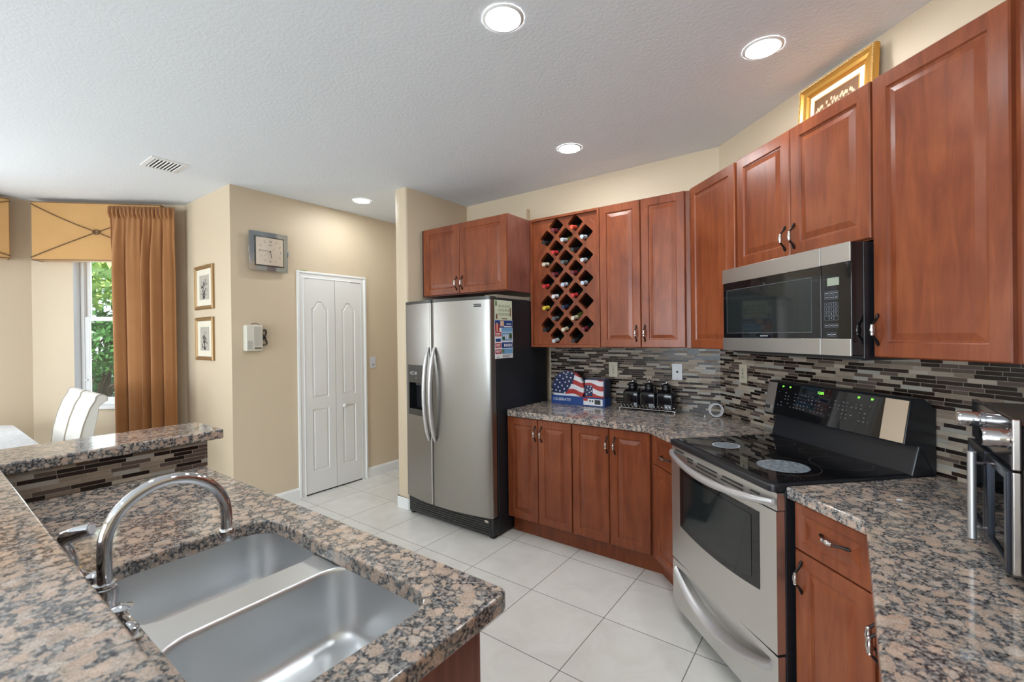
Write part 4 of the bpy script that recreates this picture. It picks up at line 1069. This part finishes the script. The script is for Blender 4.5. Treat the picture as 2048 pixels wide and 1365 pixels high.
# ------------------------------------------------------------------ outlets, switch, wall devices
def outlet(f, s, z, label, kind='duplex', off=.0095):
    r = fthing('outlet' if kind != 'switch' else 'light_switch', label, 'outlet' if kind != 'switch' else 'light switch', f, s, off, z)
    mt = {'duplex':'ivory','phone':'plate_white','switch':'plate_white'}[kind]
    MB().box(-.036,.036,-.005,0,-.058,.058).build('cover_plate', mt, r, bevel=.002)
    if kind == 'duplex':
        for dz in (.022,-.022):
            so = MB().lathe([(.016,0),(.016,.002)], 20, (0,-.005,dz), 'y').build('socket', 'ivory', r, smooth=True, angle=40)
            MB().box(-.007,-.005,-.0078,-.0068,dz-.004,dz+.006).box(.005,.007,-.0078,-.0068,dz-.004,dz+.006).box(-.002,.002,-.0078,-.0068,dz-.012,dz-.008).build('slots', 'slot', so)
        MB().box(-.004,.004,-.007,-.005,-.004,.004).build('screw', 'slot', r)
    elif kind == 'phone':
        MB().box(-.007,.007,-.0065,-.005,-.006,.008).build('jack', 'slot', r)
        MB().lathe([(.003,0),(.003,.0015)], 10, (0,-.005,-.045), 'y').build('screw', 'slot', r); MB().lathe([(.003,0),(.003,.0015)], 10, (0,-.005,.045), 'y').build('screw', 'greytrim', r)
    else:
        MB().box(-.016,.016,-.0075,-.005,-.033,.033).build('rocker', 'plate_white', r, bevel=.001)
        MB().box(-.006,.006,-.009,-.0075,-.03,-.018).build('button', 'slot', r)
outlet('B', -.776, 1.193, 'ivory duplex outlet above the flag plate pack')
outlet('B', -.289, 1.193, 'white phone jack plate right of the canisters', 'phone')
outlet('C', .243, 1.212, 'ivory duplex outlet between the counter corner and the range')
outlet('A', 1.361, 1.200, 'white light switch on the wall right of the pantry door', 'switch', .0005)
def clock():
    r = fthing('wall_clock', 'square glass wall clock with silver frame', 'clock', 'A', .292, .0, 2.21)
    MB().box(-.10,.10,-.030,-.001,-.10,.10).build('movement_box', 'darkpanel', r)
    # bowed glass pane with silver border
    n = 12
    def sh(a, b, z0, z1, y, bowy, mat, name, par=None):
        xs = [a+(b-a)*k/n for k in range(n+1)]; hh = (b-a)/2; cx = (a+b)/2
        mb = MB(); fr = [(x, y-bowy*(1-((x-cx)/.16)**2)) for x in xs]
        mb.loops([[(x,yy,z) for x,yy in fr]+[(x,yy+.004,z) for x,yy in fr[::-1]] for z in (z0,z1)], True, True); return mb.build(name, mat, par or r, smooth=True, angle=40)
    g = sh(-.162,.162,-.165,.165,-.034,.010,simple('silver_tinted_glass',(.33,.36,.38),.08,.75),'frame')
    sh(-.123,.123,-.126,.126,-.0385,.010,simple('dark_bezel',(.10,.10,.09),.15,.6),'bezel'); f = sh(-.113,.113,-.116,.116,-.043,.010,simple('champagne_dial',(.62,.53,.43),.3,.3),'dial')
    mb = MB(); y = -.0585
    for k in range(12):
        a = 2*PI*k/12; q = .092/max(abs(math.cos(a)),abs(math.sin(a)),.01)*.97; L = .020
        p0 = Vector((q*math.sin(a), q*math.cos(a))); p1 = p0*(1-L/q)
        if k%3: mb.tube([(p0.x,y+.010*(p0.x/.16)**2,p0.y),(p1.x,y+.010*(p1.x/.16)**2,p1.y)], .0013, 6)
    mb.build('hour_marks', 'ink', f)
    for ch, x, z in (('12',0,.085),('3',.088,0),('6',0,-.085),('9',-.088,0)): text('numeral', ch, .024, 'ink', f, (x,y+.010*(x/.16)**2,z))
    text('dial_mark', 'SEIKO', .012, 'ink', f, (0,y,.055))
    mb = MB()
    def hand(ang, L, rad, tail=0): mb.tube([(-tail*math.sin(ang),y-.003,-tail*math.cos(ang)),(L*math.sin(ang),y-.003,L*math.cos(ang))], rad, 6)
    hand(math.radians(274), .078, .0016); hand(math.radians(173), .056, .0022); hand(math.radians(233), .07, .0007, .045); mb.lathe([(.005,0),(.005,.003)], 12, (0,y,0), 'y')
    mb.build('hands', 'ink', f)
    mb = MB()
    for sx in (-1,1): mb.tube([(sx*.160,-.036,-.035),(sx*.166,-.036,-.015),(sx*.166,-.036,.015),(sx*.160,-.036,.035)], [.002,.005,.005,.002], 8)
    mb.build('side_grips', 'chrome', r, smooth=True)
clock()
def chime():
    r = fthing('plug_in_device', 'cream wall-mounted box device with a bundled black cord', 'wall device', 'A', .150, .0005, 1.47)
    MB().box(-.066,.070,-.062,0,-.108,.110).build('housing', 'plastic', r, bevel=.012, seg=3)
    mb = MB()
    for k in range(9): mb.box(-.002+.0065*k,.001+.0065*k,-.0635,-.0622,-.070,.095)
    mb.build('front_ribs', simple('cream_rib',(.52,.48,.41),.5), r)
    MB().box(.0,.056,-.0638,-.0622,-.092,-.078).build('name_strip', simple('bronze_strip',(.16,.11,.05),.4), r)
    mb = MB()
    for k in range(8): mb.box(-.056,-.014,-.0635,-.0622,-.090+.009*k,-.086+.009*k)
    mb.build('side_louvre', simple('grey_louvre',(.36,.35,.31),.5), r)
    mb = MB(); mb.tube([(-.01,-.02,.108),(.0,-.024,.122),(.03,-.024,.126),(.06,-.022,.112)], .0025, 8)
    rnd = random.Random(1)
    for k in range(5):
        o1 = rnd.uniform(-.005,.005); pts = []
        for q in range(24):
            t = 2*PI*q/24; pts.append((.098+.020*math.sin(2*t)*.9*(1 if math.cos(t) > 0 else 1.25)+o1, -.012-.006*k*.6, .005+.066*math.cos(t)+o1))
        mb.tube(pts, .0022, 6, True)
    mb.tube([(.068,-.02,.05),(.085,-.02,.06),(.095,-.016,.05)], .0022, 6); mb.tube([(.084,-.02,.0),(.112,-.026,.006)], .005, 8)
    mb.build('bundled_cord', 'slot', r, smooth=True)
chime()
tag(MB().box(0,.06,-.006,.006,0,.006).xf(Matrix.Translation((-4.018,2.19,2.0858)) @ Matrix.Rotation(PI/2,4,'Z')).build('green_clip', simple('olive_green_plastic',(.28,.33,.05),.5), bevel=.002), 'small green clip lying on top of the pantry door casing', 'clip')
# framed prints on the dining wall
def picture(s, z, hx, hz, label, lean):
    r = fthing('framed_print', label, 'picture', 'P', s, .0, z)
    rings = []
    for d, dep in ((0,0),(0,.016),(.006,.022),(.012,.018),(.022,.020),(.030,.010),(.034,.008)):
        rings.append([(-hx+d,-dep,-hz+d),(hx-d,-dep,-hz+d),(hx-d,-dep,hz-d),(-hx+d,-dep,hz-d)])
    MB().loops(rings, False, False).build('frame', 'oldgold', r)
    i = .033; MB().box(-hx+i,hx-i,-.0085,-.004,-hz+i,hz-i).build('mat_board', 'mat_board', r)
    ax, az = hx-.095, hz-.085
    p = MB().box(-ax,ax,-.0100,-.0086,-az,az).build('print', simple('grey_print_ground',(.42,.38,.31),.6), r)
    rnd = random.Random(int(z*100)); mb = MB()
    for k in range(46):
        t = rnd.random(); x = rnd.gauss(0,ax*.36)*(1.1-t*.7)+lean*(t-.5)*ax*.5; zz = -az*.2+rnd.gauss(0,az*.38); x = max(-ax+.012,min(ax-.012,x)); zz = max(-az+.014,min(az-.014,zz))
        q = rnd.uniform(.003,.010); a = rnd.uniform(0,6)
        mb.face([(x+q*math.cos(a+j*2*PI/5),-.0106-.00002*k,zz+q*math.sin(a+j*2*PI/5)*1.2) for j in range(5)])
    mb.box(-.006,.006,-.0107,-.0101,-az+.01,-az*.2); mb.box(-.018,.018,-.0108,-.0101,-az+.01,-az+.035)
    mb.build('ink_flowers', 'ink', p)
picture(.458, 1.922, .197, .193, 'upper gold framed flower print on the dining wall', .2)
picture(.455, 1.470, .190, .189, 'lower gold framed flower print on the dining wall', -.4)
# gold framed picture leaning above the microwave cabinet
def art():
    r = fthing('framed_art', 'ornate gold framed picture leaning on top of the cabinets', 'picture', 'C', .968, .052, ZT+.001)
    hx, Hh = .205, .296; lean = Matrix.Rotation(-math.atan(.020/.30),4,'X')
    rings = []
    for d, dep in ((0,0),(0,.020),(.004,.026),(.012,.024),(.020,.030),(.030,.022),(.045,.018),(.052,.010),(.056,.012),(.060,.004)):
        rings.append([(-hx+d,-dep,d),(hx-d,-dep,d),(hx-d,-dep,Hh-d),(-hx+d,-dep,Hh-d)])
    MB().loops(rings, False, False).xf(lean).build('frame', 'gold', r)
    mb = MB()
    for k in range(44):
        t = k/43; mb.lathe([(.001,.024),(.004,.0275),(.001,.031)], 6, (-hx+.008+(2*hx-.016)*t,0,Hh-.008), 'y')
    for k in range(32):
        t = k/31
        for sx in (-1,1): mb.lathe([(.001,.024),(.004,.0275),(.001,.031)], 6, (sx*(hx-.008),0,.008+(Hh-.016)*t), 'y')
    mb.xf(lean).build('beading', simple('pale_gold_bead',(.75,.55,.25),.35,.5), r)
    MB().box(-hx+.058,hx-.058,-.006,-.002,.058,Hh-.058).xf(lean).build('mat_board', 'mat_board', r)
    ax0, ax1, z0, z1 = -hx+.088, hx-.088, .085, Hh-.090
    MB().box(ax0-.005,ax1+.005,-.0075,-.0061,z0-.005,z1+.005).xf(lean).build('inner_gold_line', 'gold', r)
    p = MB().box(ax0,ax1,-.009,-.0076,z0,z1).xf(lean).build('print', 'brownprint', r)
    mb = MB(); rnd = random.Random(3)
    for k in range(26):
        x = ax0+.012+(ax1-ax0-.024)*k/25; zz = z0+.050+rnd.uniform(0,.040)
        mb.face([(x+.006*math.cos(a)*1.0,-.0094-.00003*k,zz+.010*math.sin(a)) for a in [j*2*PI/7+k for j in range(7)]])
    mb.xf(lean).build('light_blots', 'skin', p)
    mb = MB()
    for sx in (-1,1):
        for q in (.3,.55,.8): mb = MB(); mb.face([(sx*q*(ax1-ax0)/2,-.0093,z0+.05),(sx*(q+.06)*(ax1-ax0)/2,-.0093,z0+.05),(sx*(q+.06)*(ax1-ax0)/2,-.0093,z1-.004),(sx*q*(ax1-ax0)/2,-.0093,z1-.012)]); mb.xf(lean).build('dark_upright', 'cord', p)
art()

# ------------------------------------------------------------------ ceiling fixtures
LP = [(-1.086,1.437,'recessed ceiling light nearest the camera, top centre'), (-.286,2.284,'recessed ceiling light in front of the cabinets at upper right'), (-1.495,2.705,'recessed ceiling light in front of the refrigerator and wine rack'), (-3.592,2.555,'small far recessed ceiling light in the hallway by the pantry')]
ADDED_LAMPS = [(-.12,.95),(-1.95,.15),(-.6,-1.4),(-4.4,-1.4),(-2.4,-3.2),(-.2,-3.4),(1.6,-3.0),(-4.4,-3.2),(-3.55,4.4)]  # unseen downlights added to brighten the right counter, sink and room
def downlight(x, y, lab, grp, proto=None, rad=.071):
    if proto is not None:
        r = proto.copy(); col.objects.link(r); r.location = (x,y,H); r['label'] = lab; r['group'] = grp
        for ch in list(proto.children):
            d = ch.copy(); d.parent = r; col.objects.link(d)
        return r
    r = thing('recessed_light', lab, 'ceiling light', (x,y,H), 0, grp)
    MB().lathe([(rad-.004,-.004),(rad,-.006),(rad+.008,-.0045),(rad+.012,-.0005)], 40, cap0=False, cap1=False).build('trim_ring', 'white', r, smooth=True)
    MB().face([(rad*math.cos(2*PI*k/40), rad*math.sin(2*PI*k/40), -.0045) for k in range(40)][::-1]) if False else None
    mb = MB(); mb.lathe([(rad-.003,-.0045),(rad-.003,-.001)], 40); mb.build('lens', 'lamp', r); return r
pr = None
for x, y, lab in LP:
    q = downlight(x, y, lab, 'recessed ceiling lights over the kitchen', pr); pr = pr or q
for i, (x, y) in enumerate(ADDED_LAMPS): downlight(x, y, 'recessed ceiling light outside the frame, %s' % ['right of the camera','left of the camera above the sink','behind the camera','by the left wall','in the rear room','near the rear glass','at the rear right','in the rear left corner','at the hallway end'][i], 'recessed ceiling lights out of frame', pr)
def vent():
    r = thing('ceiling_vent', 'white louvred air vent in the ceiling', 'vent', (-3.945,1.150,H), math.radians(0))
    hx, hy = .118, .118
    hx, hy = .135, .112
    rings = []
    for d, z in ((0,-.0005),(.002,-.005),(.028,-.008),(.030,-.002)):
        rings.append([(-hx+d,-hy+d,z),(hx-d,-hy+d,z),(hx-d,hy-d,z),(-hx+d,hy-d,z)])
    MB().loops(rings, False, False).build('frame', 'white', r)
    MB().box(-hx+.03,hx-.03,-hy+.03,hy-.03,-.0016,-.0006).build('dark_duct', 'slot', r)
    n = 8
    for k in range(n):
        y = -hy+.038+(2*hy-.076)*k/(n-1); mb = MB()
        mb.face([(-hx+.03,y-.000,-.0022),(hx-.03,y-.000,-.0022),(hx-.03,y+.004,-.0085),(-hx+.03,y+.004,-.0085)]); mb.build('louvre', 'white', r)
vent()

# ------------------------------------------------------------------ dining table and chairs
def table():
    r = thing('dining_table', 'dining table under a white lace cloth, far left behind the bar', 'table', (-4.75,-.02,0))
    hx, hy = .86, .57
    pg = rrect(-hx,hx,-hy,hy,.10,6)
    MB().prism(rrect(-hx+.004,hx-.004,-hy+.004,hy-.004,.10,6), .735, .774).build('tabletop', 'white', r)
    MB().lathe([(.30,0.001),(.32,.03),(.10,.08),(.07,.2),(.09,.45),(.07,.62),(.22,.70),(.30,.734)], 28).build('pedestal', 'white', r, smooth=True)
    o = MB(); rings = [[(x,y,.7755) for x,y in pg]]
    rings = []
    n = len(pg)
    for d, z in ((.0,.775),(-.006,.768),(-.010,.72),(-.016,.62)):
        rings.append([(x+ (0 if z > .76 else .004*math.sin(i*1.7)), y, z) for i,(x,y) in enumerate(offset(pg,d))])
    o.loops(rings[::-1], False, True); c = o.build('tablecloth', 'lace', smooth=True, angle=50); c.location = (-4.75,-.02,.001)
    tag(c, 'white lace tablecloth over the dining table behind the bar', 'tablecloth')
table()
PIPE = simple('taupe_piping',(.42,.36,.28),.8)
def chair(x, y, label):
    r = thing('dining_chair', label, 'chair', (x,y,0), 0, 'cream slipcovered dining chairs')
    w_ = .215
    # back profile in (y,z): leans back and rolls over at the top
    fr = [(.00,.50),(.0,.62),(.015,.76),(.040,.88),(.075,.99),(.105,1.045)]
    a0 = []
    for k in range(9):
        t = math.radians(150-k*30); a0.append((.136+.034*math.cos(t), 1.048+.034*math.sin(t)))
    bk = [(.125,1.00),(.118,.93),(.100,.84),(.085,.72),(.080,.60),(.080,.50)]
    prof = fr + a0[:7] + bk
    MB().prism(prof, -w_, w_, axis='x').build('rolled_back', 'slip', r, bevel=.006, angle=50)
    for sx in (-w_,w_): MB().tube([(sx,py-.001,pz) for py,pz in fr+a0[:7]], .0035, 6).build('piping', PIPE, r, smooth=True)
    MB().box(-w_,w_,-.42,.085,.38,.495).build('seat', 'slip', r, bevel=.02, seg=3)
    MB().box(-w_+.003,w_-.003,-.415,.08,.10,.385).build('skirt', 'slip', r, bevel=.008)
    for sx in (-1,1):
        for yy in (-.39,.05): MB().box(sx*.185-.018,sx*.185+.018,yy-.018,yy+.018,0.001,.11).build('leg', 'cord', r)
chair(-4.485, .715, 'cream slipcovered chair with rolled back, nearer of the two at the table')
chair(-4.935, .715, 'cream slipcovered chair with rolled back, farther one partly hidden by the other')

# ------------------------------------------------------------------ garden outside the bay window
o = MB().box(-40,-6.3,-30,30,-.2,-.12).build('lawn', 'grass'); o['label'] = 'dim green lawn outside the bay window'; o['category'] = 'grass'; o['kind'] = 'stuff'
def leaves(mb, c, rad, n, size, rnd):
    for _ in range(n):
        while True:
            p = Vector([rnd.uniform(-1,1) for _ in range(3)])
            if .35 < p.length < 1: break
        p = Vector((c[0]+p.x*rad[0], c[1]+p.y*rad[1], c[2]+p.z*rad[2]))
        d = Vector([rnd.gauss(0,1) for _ in range(3)]).normalized(); e = d.cross(Vector([rnd.gauss(0,1) for _ in range(3)])).normalized()
        s = size*rnd.uniform(.6,1.3)
        if p.z < s+.02: continue
        mb.face([p-d*s, p+e*s*.38, p+d*s, p-e*s*.38])
def tree(name, label, base, crown, rad, n, size, mat, seed, trunks):
    rnd = random.Random(seed); r = thing(name, label, 'tree' if name == 'tree' else 'shrub', base)
    mb = MB(); leaves(mb, (crown[0]-base[0],crown[1]-base[1],crown[2]-base[2]), rad, n, size, rnd); mb.build('foliage', mat, r)
    mb = MB()
    for k in range(trunks):
        a = rnd.uniform(-.5,.5); b = rnd.uniform(-.5,.5)
        mb.tube([(0,b*.1,.05),(a*.3,b*.5,(crown[2]-base[2])*.5),(a*rad[0],b*rad[1]*1.6,(crown[2]-base[2])*.95)], [.04,.028,.012], 7)
    mb.build('trunk', 'bark', r, smooth=True)
tree('tree', 'bright green leafy tree filling the upper window panes', (-10.6,2.1,-.115), (-10.2,2.3,3.15), (1.4,2.0,1.15), 5200, .10, 'leaf_l', 7, 4)
tree('shrub', 'dark green bush with bare stems behind the lower window pane', (-9.9,1.9,-.115), (-9.8,2.0,1.42), (.8,1.7,.52), 3200, .065, 'leaf_d', 9, 9)
tree('shrub', 'low dark ground hedge beyond the bush outside the window', (-12.6,2.5,-.115), (-12.6,2.6,.45), (.8,3.2,.55), 3800, .08, 'leaf_d', 11, 3)
tree('tree', 'distant tree behind the bright green tree outside the window', (-16.5,3.2,-.115), (-16.5,3.4,2.9), (1.6,4.2,1.7), 1500, .17, 'leaf_d', 15, 4)
